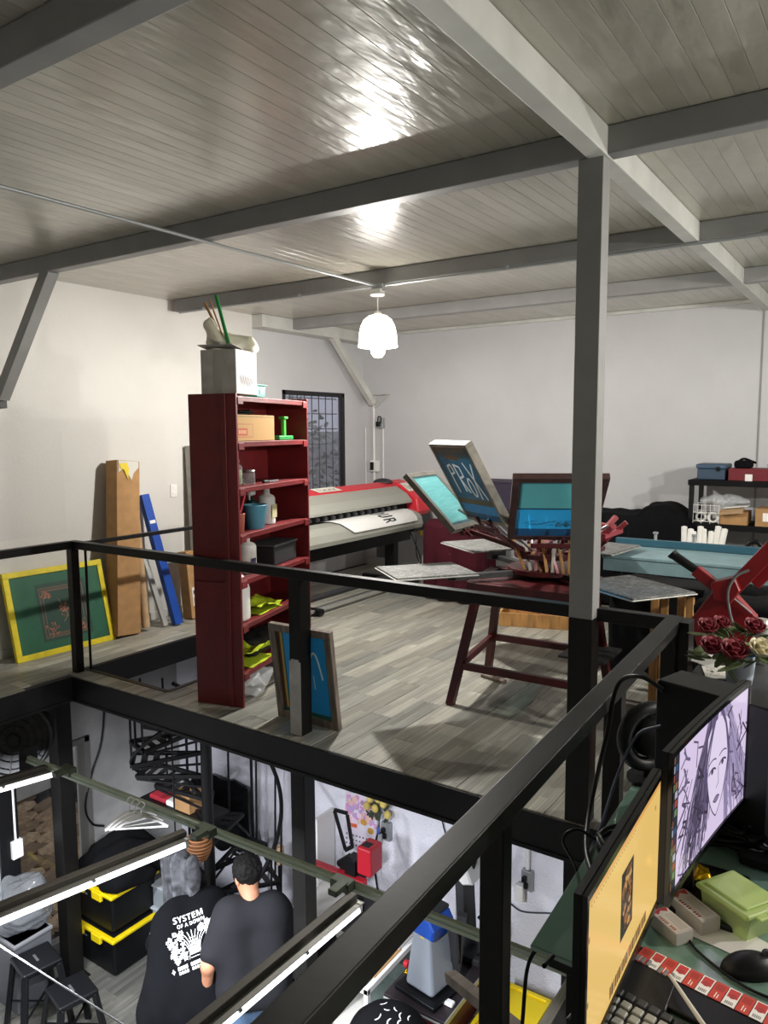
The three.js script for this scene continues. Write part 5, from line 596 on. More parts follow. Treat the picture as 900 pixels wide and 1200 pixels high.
{ const t = thing('clutter_tray', 'black cable organiser heap behind the lime food box', 'cables', dk(870, 1000)); const o = t.position; const pts = k => [...Array(6)].map((_, i) => V3(-.09 + i * .04 + .02 * Math.sin(i * 2 + k), .012 + .01 * k, .03 * Math.cos(i * 1.7 + k * 2))); for (let k = 0; k < 6; k++) mesh('cable', tube(pts(k), .006), M.blackPlastic, t); mesh('adapter', bxr(.11, .03, .045, -.01, .03, -.02, .008), M.blackPlastic, t); mesh('adapter', bxr(.1, .028, .04, .05, .018, .045, .008), M.blackMatte, t); mesh('metal_clip', rod(V3(.03, .045, .0), V3(.1, .03, .03), .003), M.steel, t); }
single('tissue', 'crumpled white tissue at the back of the desk', 'tissue', (() => { const c = dk(893, 992, .02); return field((x, y, z) => ell(x, y, z, V3(c.x, DK + .018, c.z), .045, .025, .03) + .014 * (noise3(x * 60, y * 60, z * 60) - .5), [c.x - .07, DK + .001, c.z - .06], [c.x + .07, DK + .06, c.z + .06], .006); })(), M.white);
// ------------------------------------------------------------------ side table with flowers
const FY = .78;
{ const t = thing('side_table', 'dark side table carrying the flowers', 'table', V3(-.25, 0, -3.1)); wpart('top', slab(-.605, .4, FY - .03, FY, -3.42, -2.68), M.darkGrey, t); for (const x of [-.57, .35]) for (const z of [-3.37, -2.73]) wpart('leg', slab(x - .02, x + .02, 0, FY - .03, z - .02, z + .02), M.black, t); }
single('paper_sheet', 'white curled paper on the side table near the rail corner', 'paper', keep(flat(sheet(P(797, 770, 'y', FY + .004), P(822, 757, 'y', FY + .03), P(850, 772, 'y', FY + .02), P(838, 784, 'y', FY + .004), 3))), std(0xe8e6e1, .8, 0, { side: THREE.DoubleSide }));
single('paper_sheet', 'white printed card beside the flower pot', 'paper', keep(flat(sheet(P(822, 780, 'y', FY + .003), P(850, 780, 'y', FY + .003), P(851, 797, 'y', FY + .003), P(827, 794, 'y', FY + .003)))), std(0xffffff, .8, 0, { side: THREE.DoubleSide, map: canvasTex(128, 96, (g) => { g.fillStyle = '#dcd8cf'; g.fillRect(0, 0, 128, 96); g.fillStyle = '#4a463f'; for (let i = 0; i < 22; i++) g.fillRect(rnd(14, 90), rnd(14, 76), rnd(3, 12), 3); g.beginPath(); g.arc(44, 48, 8, 0, 6.28); g.fill(); }) }));
{ const c = P(866, 800, 'y', FY), t = thing('flower_pot', 'blue and white paper pot of red roses on the side table', 'flowers', V3(c.x, FY, c.z)); const pr = .055;
  mesh('pot', keep(flat(lathe([[0, 0], [pr * .8, 0], [pr, .11], [pr * 1.04, .112], [pr * .92, .112], [pr * .7, .01], [0, .01]], 26))), std(0xffffff, .6, 0, { map: canvasTex(256, 128, (g) => { g.fillStyle = '#b9c4d2'; g.fillRect(0, 0, 256, 128); g.fillStyle = '#3f6ba6'; g.fillRect(0, 14, 256, 50); g.fillStyle = '#29476c'; for (let i = 0; i < 30; i++) g.fillRect(rnd(0, 250), rnd(0, 120), rnd(6, 24), 6); }) }), t);
  const toL = (px, py, dz) => P(px, py, 'z', c.z + dz).sub(t.position); const stem = std(0x3d4a2a, .7), leafM = std(0x5c6a42, .65), red = std(0x7c1a2a, .6), cream = std(0xd8cdaa, .6);
  const rose = (p, r0, m) => { const r = r0 * 1.35, g = []; for (let k = 0; k < 16; k++) { const lay = k < 3 ? .22 : k < 8 ? .5 : .78, a = k * 2.4; const q = new THREE.SphereGeometry(1, 10, 7).scale(r * (.34 + .22 * lay), r * (.62 - .1 * lay), r * .09); q.rotateX(.1 + lay * .62).translate(0, -r * .12 * lay, r * lay * .82).rotateY(a).rotateX(.5).rotateY(.6).translate(p.x, p.y, p.z); g.push(q); } g.push(mv(new THREE.SphereGeometry(r * .4, 10, 8), p.x, p.y - r * .1, p.z)); return mesh('rose', g, m, t); };
  const blooms = [[834, 757, .09, .034, red], [860, 762, .13, .038, red], [829, 734, .0, .03, red], [892, 760, .10, .034, cream], [884, 734, -.02, .03, red], [845, 730, -.08, .026, red]];
  blooms.forEach(([px, py, dz, r, m]) => { const p = toL(px, py, dz); mesh('stem', tube([V3(0, .1, 0), V3(p.x * .4, .1 + (p.y - .1) * .6, p.z * .5), p], .0035), stem, t); rose(p, r, m); });
  const leaf = new THREE.SphereGeometry(1, 10, 6).scale(.026, .003, .046).translate(0, 0, .04); for (let k = 0; k < 44; k++) { const b = blooms[k % 6], p = toL(b[0] + rnd(-9, 20), b[1] + rnd(-4, 18), b[2] - .03 + rnd(-.07, .02)); const g = leaf.clone().scale(rnd(.7, 1.25), 1, rnd(.7, 1.2)).rotateX(rnd(-.2, 1.1)).rotateY(rnd(0, 6.28)).translate(p.x, p.y, p.z); mesh('leaf', g, leafM, t); } }
{ const p = P(893, 700, 'z', -3.25); single('spray_can', 'steel spray can on the side table beside the flowers', 'can', [lathe([[0, 0], [.03, 0], [.032, .004], [.032, .16], [.022, .18], [0, .18]], 22).translate(P(893, 740, 'z', -3.3).x, FY, -3.3)], M.alu); }
// ------------------------------------------------------------------ ground floor seen through the opening
// spiral stair
{ const cx = -4.37, cz = -3.95, R = .56, t = thing('spiral_stair', 'black steel spiral stair below the stairwell', 'stairs', V3(cx, GF, cz)); const H = -GF - .24;
  mesh('centre_pole', rod(V3(0, 0, 0), V3(0, H, 0), .045, .045, 18), M.black, t);
  const pt = (deg, r, y) => V3(r * Math.cos(deg * Math.PI / 180), y, r * Math.sin(deg * Math.PI / 180));
  const n = 13; for (let k = 0; k < n; k++) { const a = 16 - k * 27, y = (k + 1) * .2, w = 13; const s = mesh('tread', [bar(pt(a, .04, y), pt(a - w, R, y), .03, .03), bar(pt(a, .04, y), pt(a + w, R, y), .03, .03), bar(pt(a - w, R, y), pt(a + w, R, y), .03, .03), bar(pt(a - w * .5, .3, y), pt(a + w * .5, .3, y), .02, .02), bar(pt(a - w, R, y - .02), pt(a, .045, y - .09), .016, .016)], M.black, t);
    mesh('tread_slat', [.2, .38, .47].map(r => bar(pt(a - w * .9, r, y + .012), pt(a + w * .9, r, y + .012), .05, .006)), std(0x1f1f22, .6), s);
    if (y + .9 < H) mesh('baluster', rod(pt(a, R, y), pt(a, R + .02, y + .88), .009), M.black, t); else if (y < H - .1) mesh('baluster', rod(pt(a, R, y), pt(a, R, H), .009), M.black, t); }
  const hr = []; for (let a = 16; a > -170; a -= 15) { const y = .2 + (16 - a) / 27 * .2 + .88; if (y < H - .01) hr.push(pt(a, R + .02, y)); } mesh('handrail', tube(hr, .017, 10, 90), M.black, t);
  const str = []; for (let a = 16; a > -320; a -= 15) { const y = .16 + (16 - a) / 27 * .2; if (y < H) str.push(pt(a, R, y)); } mesh('stringer', tube(str, .014, 8, 110), M.black, t); }
// drum fan under the edge
{ const c = D(18, 866, 5.45), t = thing('drum_fan', 'round black drum fan hung under the floor edge', 'fan', V3(c.x, c.y - .25, c.z)); const q = new THREE.Quaternion().setFromUnitVectors(V3(0, 0, 1), V3(.75, .25, .6).normalize()), T = g => { const m = geo(g); m.applyQuaternion(q); return m.translate(0, .25, 0); };
  mesh('drum', T([new THREE.CylinderGeometry(.245, .245, .16, 40, 1, true).rotateX(Math.PI / 2), new THREE.TorusGeometry(.245, .016, 10, 44).translate(0, 0, .08), new THREE.TorusGeometry(.245, .016, 10, 44).translate(0, 0, -.08), new THREE.CircleGeometry(.245, 40).translate(0, 0, -.07), new THREE.CircleGeometry(.24, 40).translate(0, 0, .07)]), std(0x121214, .5, 0, { side: THREE.DoubleSide }), t);
  mesh('grille', T([...[.05, .1, .15, .2].map(r => new THREE.TorusGeometry(r, .004, 6, 36).translate(0, 0, .085)), ...[0, 1, 2, 3, 4, 5].map(k => bx(.48, .006, .006, 0, 0, .085, 0).rotateZ(k * Math.PI / 6))]), M.blackPlastic, t);
  mesh('hub', T(rod(V3(0, 0, -.05), V3(0, 0, .095), .045, .04, 20)), M.blackPlastic, t); for (let k = 0; k < 5; k++) mesh('blade', T(ext([[.03, -.03], [.21, -.08], [.22, .05], [.03, .03]], .006, .001).rotateY(.25).rotateZ(k * 1.2566)), M.darkGrey, t);
  mesh('hanger', rod(V3(0, .49, 0), V3(0, .49 + (-.16 - (c.y + .24)), 0), .012), M.black, t); }
// street-side wall bits
{ const p = P(20, 993, 'x', XG); const t = thing('switch_box', 'white switch box on a white conduit by the glazed door', 'switch', V3(XG + .03, p.y - .07, -2.93)); mesh('case', bx(.05, .15, .09, 0, .07, 0, .006), M.whitePlastic, t); mesh('conduit', rod(V3(-.012, .13, 0), V3(-.012, 1.0, 0), .012), M.white, t); mesh('rocker', bx(.01, .05, .03, .027, .07, 0), M.white, t); t.position.copy(P(20, 1004, 'x', XG + .03)); }
single('cable', 'black cable looping down the grey plaster wall', 'cable', tube([V3(XG + .02, -.22, P(126, 832, 'x', XG).z), P(120, 860, 'x', XG + .02), P(108, 905, 'x', XG + .02), P(100, 945, 'x', XG + .02), P(108, 965, 'x', XG + .03), P(122, 968, 'x', XG + .06)], .009, 8, 60), M.blackPlastic);
// storage totes
function tote(x1, z1, y0, w, d, h, label, lidUp) { const t = thing('storage_tote', label, 'tote', V3(x1 - w / 2, y0, z1 - d / 2)); mesh('body', (() => { const g = new RoundedBoxGeometry(w - .04, h - .03, d - .04, 3, .03), p = g.attributes.position; for (let i = 0; i < p.count; i++) { const k = .92 + .08 * (p.getY(i) / h + .5); p.setX(i, p.getX(i) * k); p.setZ(i, p.getZ(i) * k); } return g.translate(0, (h - .03) / 2, 0); })(), M.blackPlastic, t);
  const lid = mesh('lid', [bxr(w, .035, d, 0, h - .02, 0, .015)], M.yellow, t); mesh('lid_panel', bxr(w - .08, .02, d - .08, 0, h - .004, 0, .008), lidUp ? M.yellow : M.blackPlastic, lid); for (const s of [-1, 1]) mesh('latch', bxr(.12, .07, .03, s * .12, h - .04, d / 2 + .004, .008), M.yellow, t); mesh('brand_mark', bx(.09, .012, .002, -.1, h * .72, d / 2 - .022, 0), M.grey, t); return t; }
tote(-5.085, -3.53, GF, .66, .54, .36, 'black tote with yellow lid on the ground floor under another tote', false);
tote(-5.11, -3.55, GF + .365, .60, .50, .36, 'black tote with yellow latches stacked on another tote', false);
{ const c = V3(-5.36, GF + .80, -3.82), f = (x, y, z) => { let d = sbox(x, y, z, V3(c.x, c.y - .02, c.z), .62, .16, .5, .07); d = smin(d, ell(x, y, z, V3(c.x + .02, c.y + .08, c.z - .05), .28, .16, .26), .1); return d + .05 * (noise3(x * 9, y * 9, z * 9) - .5) + .02 * Math.sin(x * 30 + z * 20); }; single('clothes_heap', 'heap of black shirts on the stacked totes', 'clothes', field(f, [c.x - .42, GF + .728, c.z - .38], [c.x + .42, c.y + .32, c.z + .38], .02), M.blackCloth); }
{ const c = V3(-5.0, -1.62, -4.66), f = (x, y, z) => { let d = sbox(x, y, z, V3(c.x, c.y, c.z), .62, .9, .22, .08); return d + .04 * Math.sin(x * 22) * (c.y + .5 - y) + .05 * (noise3(x * 8, y * 5, z * 8) - .5); }; single('hanging_clothes', 'row of black shirts hanging beside the spiral stair', 'clothes', field(f, [c.x - .42, c.y - .55, c.z - .17], [c.x + .42, c.y + .09, c.z + .26], .022), M.blackCloth);
  const t = thing('clothes_rail', 'black clothes rail holding black shirts by the stair', 'rail', V3(-5.0, GF, -4.66)); for (const x of [-.42, .42]) { mesh('upright', rod(V3(x, 0, 0), V3(x, 1.72, 0), .013), M.black, t); mesh('foot', bar(V3(x, .012, -.25), V3(x, .012, .25), .03, .024), M.black, t); } mesh('bar', rod(V3(-.44, 1.72, 0), V3(.44, 1.72, 0), .013), M.black, t); }
// white hangers hooked on the lamp rail
{ const hp = P(160, 944, 'y', -.47); const mk = (o, turn, label) => { const t = thing('clothes_hanger', label, 'hanger', o, turn, 'hangers on the lamp rail'); mesh('shoulder', tube([V3(-.15, -.12, 0), V3(-.08, -.075, 0), V3(0, -.05, 0), V3(.08, -.075, 0), V3(.15, -.12, 0)], .009), M.white, t); mesh('cross_bar', rod(V3(-.15, -.12, 0), V3(.15, -.12, 0), .006), M.white, t); mesh('hook', tube([V3(0, -.05, 0), V3(0, -.01, 0), V3(.022, .02, 0), V3(0, .04, 0), V3(-.022, .018, 0)], .004), M.white, t); return t; };
  const l = 'white plastic clothes hanger hooked on the green lamp rail'; for (let k = 0; k < 3; k++) mk(V3(hp.x - .06 + k * .05, -.475, hp.z), 1.2 - k * .25, l); }
// stools
function stool(c, h, s, turn, label) { const t = thing('metal_stool', label, 'stool', c, turn); const m = std(0x1d1e21, .33, .5); mesh('seat', [bxr(s, .03, s, 0, h - .015, 0, .02), bx(s - .03, .03, s - .03, 0, h - .04, 0)], m, t); mesh('hand_slot', bx(.09, .004, .018, 0, h + .0005, 0, 0), M.steel, t);
  for (const [a, b] of [[1, 1], [1, -1], [-1, 1], [-1, -1]]) mesh('leg', (() => { const p = V3(a * s * .62, 0, b * s * .62), q = V3(a * s * .42, h - .03, b * s * .42); return bar(p, q, .05, .035, .008, V3(a, 0, b)); })(), m, t); mesh('brace', [bar(V3(-s * .55, h * .35, -s * .55), V3(s * .55, h * .35, s * .55), .02, .006), bar(V3(-s * .55, h * .37, s * .55), V3(s * .55, h * .37, -s * .55), .02, .006)], m, t); return t; }
stool(V3(-4.80, GF, -2.97), .45, .29, -.22, 'low black metal stool with square seat in front of the totes');
stool(V3(-5.18, GF, -2.93), .56, .29, -.2, 'taller black metal stool with slotted seat by the plastic-wrapped bundle');
{ const c = P(24, 1058, 'x', -5.56), f = (x, y, z) => sbox(x, y, z, V3(c.x, c.y, c.z), .42, .42, .42, .15) + .07 * (noise3(x * 9, y * 9, z * 9) - .5) + .02 * Math.abs(Math.sin(x * 35 + y * 28)); single('wrapped_bundle', 'bundle wrapped in clear plastic by the glazed door', 'bundle', field(f, [c.x - .3, c.y - .28, c.z - .3], [c.x + .3, c.y + .32, c.z + .3], .017), phys(0xc4c8cc, .15, { transmission: .8, thickness: 0 }));
  const t = thing('crate', 'grey crate under the plastic-wrapped bundle', 'crate', V3(P(24, 1058, 'x', -5.56).x, GF, P(24, 1058, 'x', -5.56).z)); mesh('body', bx(.31, P(24, 1058, 'x', -5.56).y - .22 - GF, .31, 0, (P(24, 1058, 'x', -5.56).y - .22 - GF) / 2, 0, .01), M.midGrey, t); mesh('rim', bx(.33, .03, .33, 0, P(24, 1058, 'x', -5.56).y - .235 - GF, 0, .008), M.grey, t); }
single('white_box', 'white enamel box at the edge beside the stools', 'box', [bx(.3, .55, .3, -5.21, GF + .275, -2.38, .012), bx(.31, .02, .31, -5.21, GF + .555, -2.38)], M.white);
// grey jacket, clear boxes, basket beside the stair
{ const c = D(208, 1048, 5.35), f = (x, y, z) => { let d = sbox(x, y, z, V3(c.x, c.y, c.z), .22, .62, .12, .05); d = smin(d, cap(x, y, z, V3(c.x + .1, c.y + .26, c.z), V3(c.x + .13, c.y - .1, c.z + .02), .06, .05), .05); return d + .03 * Math.sin(x * 52 + y * 6) + .04 * (noise3(x * 14, y * 5, z * 14) - .5); }; single('hanging_jacket', 'washed grey jacket with white print hanging by the stair', 'jacket', field(f, [c.x - .26, c.y - .4, c.z - .15], [c.x + .28, c.y + .4, c.z + .15], .016), std(0xffffff, .9, 0, { map: tint(0x424346, .7, 7, 131, 3.5) })); 
  single('jacket_hook', 'black steel hook bar carrying the grey jacket', 'hook', [rod(V3(c.x, c.y + .3, c.z), V3(c.x, -.26, c.z), .006), rod(V3(c.x - .15, c.y + .3, c.z), V3(c.x + .15, c.y + .3, c.z), .007)], M.black); }
{ const box = (k, label, w) => { const u = thing('clear_box', label, 'box', V3(-4.95, GF + k * .205, -4.16), .15 - k * .06); mesh('body', bxr(w, .18, .34, 0, .09, 0, .02), phys(0xc9d2d8, .3, { transmission: .55, thickness: 0 }), u); mesh('lid', bxr(w + .02, .02, .36, 0, .19, 0, .008), phys(0xd5dbe0, .35, { transmission: .4, thickness: 0 }), u); return u; };
  box(0, 'clear plastic storage box on the ground floor, lowest of its stack', .42); box(1, 'clear plastic storage box in the middle of the stack by the stair', .42); box(2, 'clear plastic storage box on top of the stack by the stair', .40);
  const bc = D(234, 993, 5.7); const u = thing('wicker_basket', 'small brown wicker basket hanging on the stair pole', 'basket', V3(bc.x, bc.y - .09, bc.z)); for (let k = 0; k < 7; k++) mesh('weave_ring', new THREE.TorusGeometry(.055 + .035 * Math.sin(k / 6 * 2.4), .008, 6, 26).rotateX(Math.PI / 2).translate(0, .01 + k * .027, 0), std(0x8a5a34, .7), u); mesh('liner', lathe([[0, .005], [.05, .005], [.085, .08], [.07, .17]], 20), std(0x6b4426, .9, 0, { side: THREE.DoubleSide }), u); }
{ const p = D(222, 936, 6.3); single('carton', 'plain brown carton resting high behind the spiral stair', 'box', [bx(.2, .15, .18, p.x, p.y, p.z, .004)], M.card); const q = thing('wall_shelf', 'narrow black wall shelf behind the spiral stair', 'shelf', V3(p.x - .1, p.y - .09, p.z)); mesh('board', bx(.8, .025, .28, 0, 0, -.02), M.black, q); mesh('bracket', [bx(.02, .12, .2, -.3, -.07, -.05), bx(.02, .12, .2, .3, -.07, -.05)], M.black, q);
  const s = q.position; single('red_cloth', 'folded red cloth on the narrow wall shelf', 'cloth', bxr(.2, .04, .16, s.x - .22, s.y + .033, s.z, .015), std(0xa32030, .8)); single('white_bundle', 'folded white cloth on the narrow wall shelf', 'cloth', bxr(.14, .05, .14, s.x - .03, s.y + .038, s.z + .02, .018), M.white); }
{ const p = D(327, 1002, 6.4); single('cork_roll', 'tan cork roll fixed upright beside the stair handrail', 'roll', [rod(V3(p.x, p.y - .07, p.z), V3(p.x, p.y + .07, p.z), .04, .045, 18), rod(V3(p.x, p.y + .07, p.z), V3(p.x, p.y + .078, p.z), .03, .03, 16)], M.cardPale); single('cork_stand', 'slim dark stand carrying the tan cork roll', 'stand', [rod(V3(p.x, GF, p.z), V3(p.x, p.y - .07, p.z), .012), rod(V3(p.x, GF, p.z), V3(p.x, GF + .015, p.z), .09, .09, 20)], M.black); }
// ------------------------------------------------------------------ stucco wall: calendar, flowers, sockets, heat presses
{ const q = (px, py) => P(px, py, 'z', ZG + .012); single('calendar', 'wall calendar with pink picture on the stucco wall', 'calendar', keep(flat(sheet(q(405, 927), q(443, 936), q(441, 1004), q(403, 992), 3))), std(0xffffff, .7, 0, { side: THREE.DoubleSide, map: canvasTex(256, 384, (g) => { g.fillStyle = '#dcd3e0'; g.fillRect(0, 0, 256, 384); for (let i = 0; i < 90; i++) { g.fillStyle = ['#d8a3c4', '#c993bd', '#e6c7dc', '#b79ac9', '#e0b7a8'][i % 5]; g.beginPath(); g.ellipse(rnd(10, 246), rnd(20, 190), rnd(8, 26), rnd(8, 20), rnd(0, 3), 0, 6.28); g.fill(); } g.fillStyle = '#d9603f'; g.fillRect(34, 206, 66, 26); g.fillStyle = '#c99a3f'; g.beginPath(); g.ellipse(150, 180, 26, 20, .3, 0, 6.28); g.ellipse(206, 226, 24, 22, 0, 0, 6.28); g.fill(); g.fillStyle = '#6a6378'; for (let j = 0; j < 3; j++) for (let i = 0; i < 9; i++) g.fillRect(14 + i * 26, 280 + j * 32, 13, 12); }) }));
  { const c = q(440, 938), t = thing('flower_bunch', 'bunch of yellow silk flowers hung on the stucco wall', 'flowers', V3(c.x + .06, c.y - .12, ZG + .05)); for (const [x, y] of [[-.08, .15], [.05, .14], [-.03, .08], [.09, .06], [-.11, .08], [.0, .17]]) mesh('bloom', new THREE.SphereGeometry(.032, 10, 8).scale(1, 1.1, .8).translate(x, y, .01), std(0xd9c36a, .6), t); for (let k = 0; k < 16; k++) mesh('leaf', new THREE.SphereGeometry(1, 8, 5).scale(.014, .045, .004).rotateZ(rnd(-1.2, 1.2)).translate(rnd(-.1, .1), rnd(-.02, .13), rnd(-.01, .02)), std(0x35402f, .7), t); mesh('stem', [rod(V3(0, -.1, 0), V3(0, .08, 0), .006)], std(0x35402f, .7), t); mesh('ribbon', bx(.03, .06, .01, 0, -.1, .01), std(0x4a63b0, .5), t); }
  const sock = (px, py, label) => { const c = q(px, py), t = thing('outlet_box', label, 'outlet', V3(c.x, c.y - .07, ZG + .02)); mesh('case', bx(.085, .15, .05, 0, .07, 0, .006), M.zinc, t); mesh('plug', [bx(.03, .04, .04, -.01, .09, .04, .006), bx(.03, .04, .03, .0, .04, .035, .006)], M.blackPlastic, t); return c; };
  const s1 = sock(454, 973, 'metal outlet box beside the calendar'); single('cable', 'black power cord running down from the outlet by the calendar', 'cable', tube([V3(s1.x - .01, s1.y, ZG + .06), V3(s1.x - .08, s1.y - .06, ZG + .05), V3(s1.x - .1, s1.y - .35, ZG + .05), V3(s1.x - .02, s1.y - .75, ZG + .06)], .008), M.blackPlastic);
  const s2 = sock(619, 1030, 'metal outlet box with a white plug under the slab conduit'); single('conduit', 'white conduit above the outlet on the stucco wall', 'pipe', rod(V3(s2.x, s2.y + .08, ZG + .02), V3(s2.x, -.22, ZG + .02), .016), M.white); { const c = q(612, 1042); single('charger', 'white charger plugged below the metal outlet box', 'charger', bxr(.07, .13, .05, c.x, c.y, ZG + .06, .012), M.white); }
  single('cable', 'grey cable stapled across the stucco wall', 'cable', tube([q(597, 1058), q(612, 1068), q(640, 1070), q(668, 1071)], .006), std(0x3c4048, .6)); single('cable', 'thin cable dropping from the slab to the stucco wall', 'cable', tube([V3(q(500, 945).x, -.24, ZG + .03), q(520, 970), q(545, 1005)], .005), M.blackPlastic); }
// back bench with the red heat press
const BT = -1.98;
{ const t = thing('work_bench', 'pale bench along the stucco wall holding the red heat press', 'bench', V3(-3.6, GF, -4.6)); wpart('top', slab(-3.78, -3.03, BT - .105, BT - .07, -4.83, -4.2), M.offWhite, t); for (const x of [-3.74, -3.07]) for (const z of [-4.78, -4.25]) wpart('leg', slab(x - .025, x + .025, GF, BT - .105, z - .025, z + .025), M.zinc, t); wpart('side_panel', slab(-3.82, -3.785, GF, BT + .5, -4.83, -4.6), M.white, t); }
{ const z = -4.42, q = (px, py, dz = 0) => P(px, py, 'z', z + dz); const o = q(425, 1030), t = thing('heat_press', 'small red and black swing heat press below the calendar', 'press', V3(o.x, BT - .07, z)); wpart('head', (() => { const a = q(432, 1000); return [bxr(.13, .22, .17, a.x + .01, a.y - .03, z, .02)]; })(), M.redPlastic, t); const a = q(430, 1000); wpart('gauge', bx(.07, .006, .07, a.x + .02, a.y + .083, z + .02, 0), M.blackPlastic, t);
  wpart('linkage', [bar(q(404, 1004), q(422, 1030), .07, .07), bar(q(400, 1012), q(430, 1024), .05, .06), slab(q(415, 1000).x - .05, q(415, 1000).x + .05, BT - .02, q(415, 1004).y, z - .06, z + .06), rod(q(398, 1012), q(408, 1006), .03)], M.blackPlastic, t);
  wpart('handle', [bar(q(405, 996), q(392, 950), .022, .022), bar(q(413, 992), q(407, 955), .022, .022), bar(q(392, 949), q(407, 953), .024, .024), bar(q(405, 996), q(413, 992), .03, .03)], M.blackPlastic, t);
  wpart('base_arm', [bar(q(366, 1012, .05), q(428, 1036, .05), .06, .055)], M.redPlastic, t); wpart('base', slab(o.x - .18, o.x + .2, BT - .07, BT - .02, z - .2, z + .18), M.darkGrey, t); }
{ const t = thing('office_chair', 'black chair back below the pale bench', 'chair', V3(-3.30, GF, -3.93)); mesh('backrest', bxr(.42, .42, .07, 0, .78, 0, .03), M.blackCloth, t); mesh('seat', bxr(.44, .08, .42, 0, .46, .22, .03), M.blackCloth, t); mesh('post', rod(V3(0, .06, .2), V3(0, .44, .2), .025), M.black, t); for (let k = 0; k < 5; k++) mesh('foot', bar(V3(0, .05, .2), V3(.26 * Math.cos(k * 1.2566), .03, .2 + .26 * Math.sin(k * 1.2566)), .035, .03), M.black, t); }
// dark table with the cap press, glass display shelf, second press
{ const t = thing('work_table', 'dark maroon table under the grey and blue cap press', 'table', V3(-2.3, GF, -4.2)); wpart('top', slab(-2.60, -2.14, BT - .04, BT, -4.66, -3.82), std(0x2a2326, .5), t); wpart('edge_strip', [slab(-2.60, -2.14, BT - .035, BT - .02, -3.822, -3.815), slab(-2.142, -2.135, BT - .04, BT, -4.66, -3.82)], M.alu, t); wpart('apron', [slab(-2.58, -2.16, BT - .25, BT - .04, -3.85, -3.835), slab(-2.165, -2.15, BT - .25, BT - .04, -4.62, -3.85)], std(0x5a1a20, .5), t); for (const x of [-2.56, -2.18]) for (const z of [-4.62, -3.88]) wpart('leg', slab(x - .025, x + .025, GF, BT - .04, z - .025, z + .025), M.black, t); }
{ const c = V3(-2.37, BT, -4.04), t = thing('cap_press', 'grey heat press with a blue curved head on the dark table', 'press', c, -.15); const gm = std(0x8d939c, .4); mesh('base', bx(.34, .04, .36, 0, .02, 0, .012), M.blackPlastic, t);
  mesh('body', (() => { const g = new RoundedBoxGeometry(.24, .42, .26, 4, .03), p = g.attributes.position; for (let i = 0; i < p.count; i++) { const k = 1 - .42 * (p.getY(i) / .42 + .5); p.setX(i, p.getX(i) * k); p.setZ(i, p.getZ(i) * (k * .6 + .4)); } g.computeVertexNormals(); return g.translate(0, .25, 0); })(), gm, t); mesh('screen_window', bx(.1, .085, .004, -.01, .155, .125, 0).rotateX(-.12), M.darkGrey, t); mesh('brand_mark', bx(.07, .014, .004, .01, .27, .112, 0).rotateX(-.1), M.blackPlastic, t); mesh('caution_label', bx(.03, .03, .003, .01, .40, .1, 0), M.yellow, t);
  mesh('head', ext([[-.09, 0], [.09, 0], [.1, .06], [.07, .105], [0, .125], [-.07, .105], [-.1, .06]], .2, .012).translate(0, .43, -.1), M.blue, t); mesh('head_cover', bxr(.15, .03, .18, .0, .56, -.02, .014), M.darkGrey, t); mesh('knob', rod(V3(-.17, .12, .06), V3(-.14, .12, .06), .025), M.redPlastic, t); mesh('arm', [bar(V3(.1, .04, -.14), V3(.14, .5, -.16), .06, .06), bar(V3(.13, .2, -.1), V3(.15, .48, -.05), .05, .05)], M.darkGrey, t); }
{ const c = V3(-2.32, BT, -4.48), t = thing('mug_press', 'black and white heat press with tall handle behind the cap press', 'press', c); mesh('base', bx(.28, .05, .22, 0, .025, 0, .01), M.darkGrey, t); mesh('column', bar(V3(-.02, .05, -.03), V3(-.06, .55, -.05), .1, .1), M.darkGrey, t); mesh('head', ext([[-.13, 0], [-.1, .09], [0, .13], [.1, .09], [.14, 0], [.08, -.02], [0, .04], [-.08, -.02]], .16, .012).translate(-.08, .58, -.08), M.whitePlastic, t); mesh('head_pad', bxr(.2, .05, .15, -.08, .66, .02, .02), M.blackPlastic, t); mesh('handle', tube([V3(.0, .55, 0), V3(.06, .75, 0), V3(.08, .98, 0), V3(-.06, 1.0, 0), V3(-.08, .78, 0), V3(-.04, .6, 0)], .016, 10, 60), M.blackPlastic, t); mesh('hose', tube([V3(.08, .3, 0), V3(.18, .25, .02), V3(.16, .1, .05), V3(.1, .05, .05)], .012), M.blackPlastic, t); }
{ const t = thing('display_shelf', 'white framed glass display case beside the dark table', 'case', V3(-2.85, GF, -4.1)); wpart('top', slab(-3.0, -2.66, BT + .04, BT + .055, -4.5, -3.72), phys(0xdfe6e4, .06, { transmission: .85, thickness: 0 }), t); wpart('frame', [slab(-2.69, -2.655, GF, BT + .06, -3.75, -3.715), slab(-3.01, -2.655, BT + .02, BT + .062, -3.745, -3.715), slab(-2.69, -2.655, BT + .02, BT + .062, -4.5, -3.745), slab(-3.01, -2.98, GF, BT + .06, -3.75, -3.72)], M.white, t); wpart('side_glass', slab(-2.676, -2.67, GF + .05, BT + .02, -4.48, -3.75, 0), phys(0xcfdcd8, .06, { transmission: .85, thickness: 0 }), t); wpart('shelf', slab(-3.0, -2.68, BT - .35, BT - .33, -4.48, -3.75), M.offWhite, t); }
single('chipboard_sheet', 'small brown chipboard sheet lying on the glass display case', 'panel', bx(.16, .012, .34, -2.76, BT + .062, -4.0), M.card); single('paper_sheet', 'white paper sheet standing at the end of the display case', 'paper', [bx(.012, .32, .3, -2.70, BT + .22, -4.3, 0).rotateX(0)], M.paper);
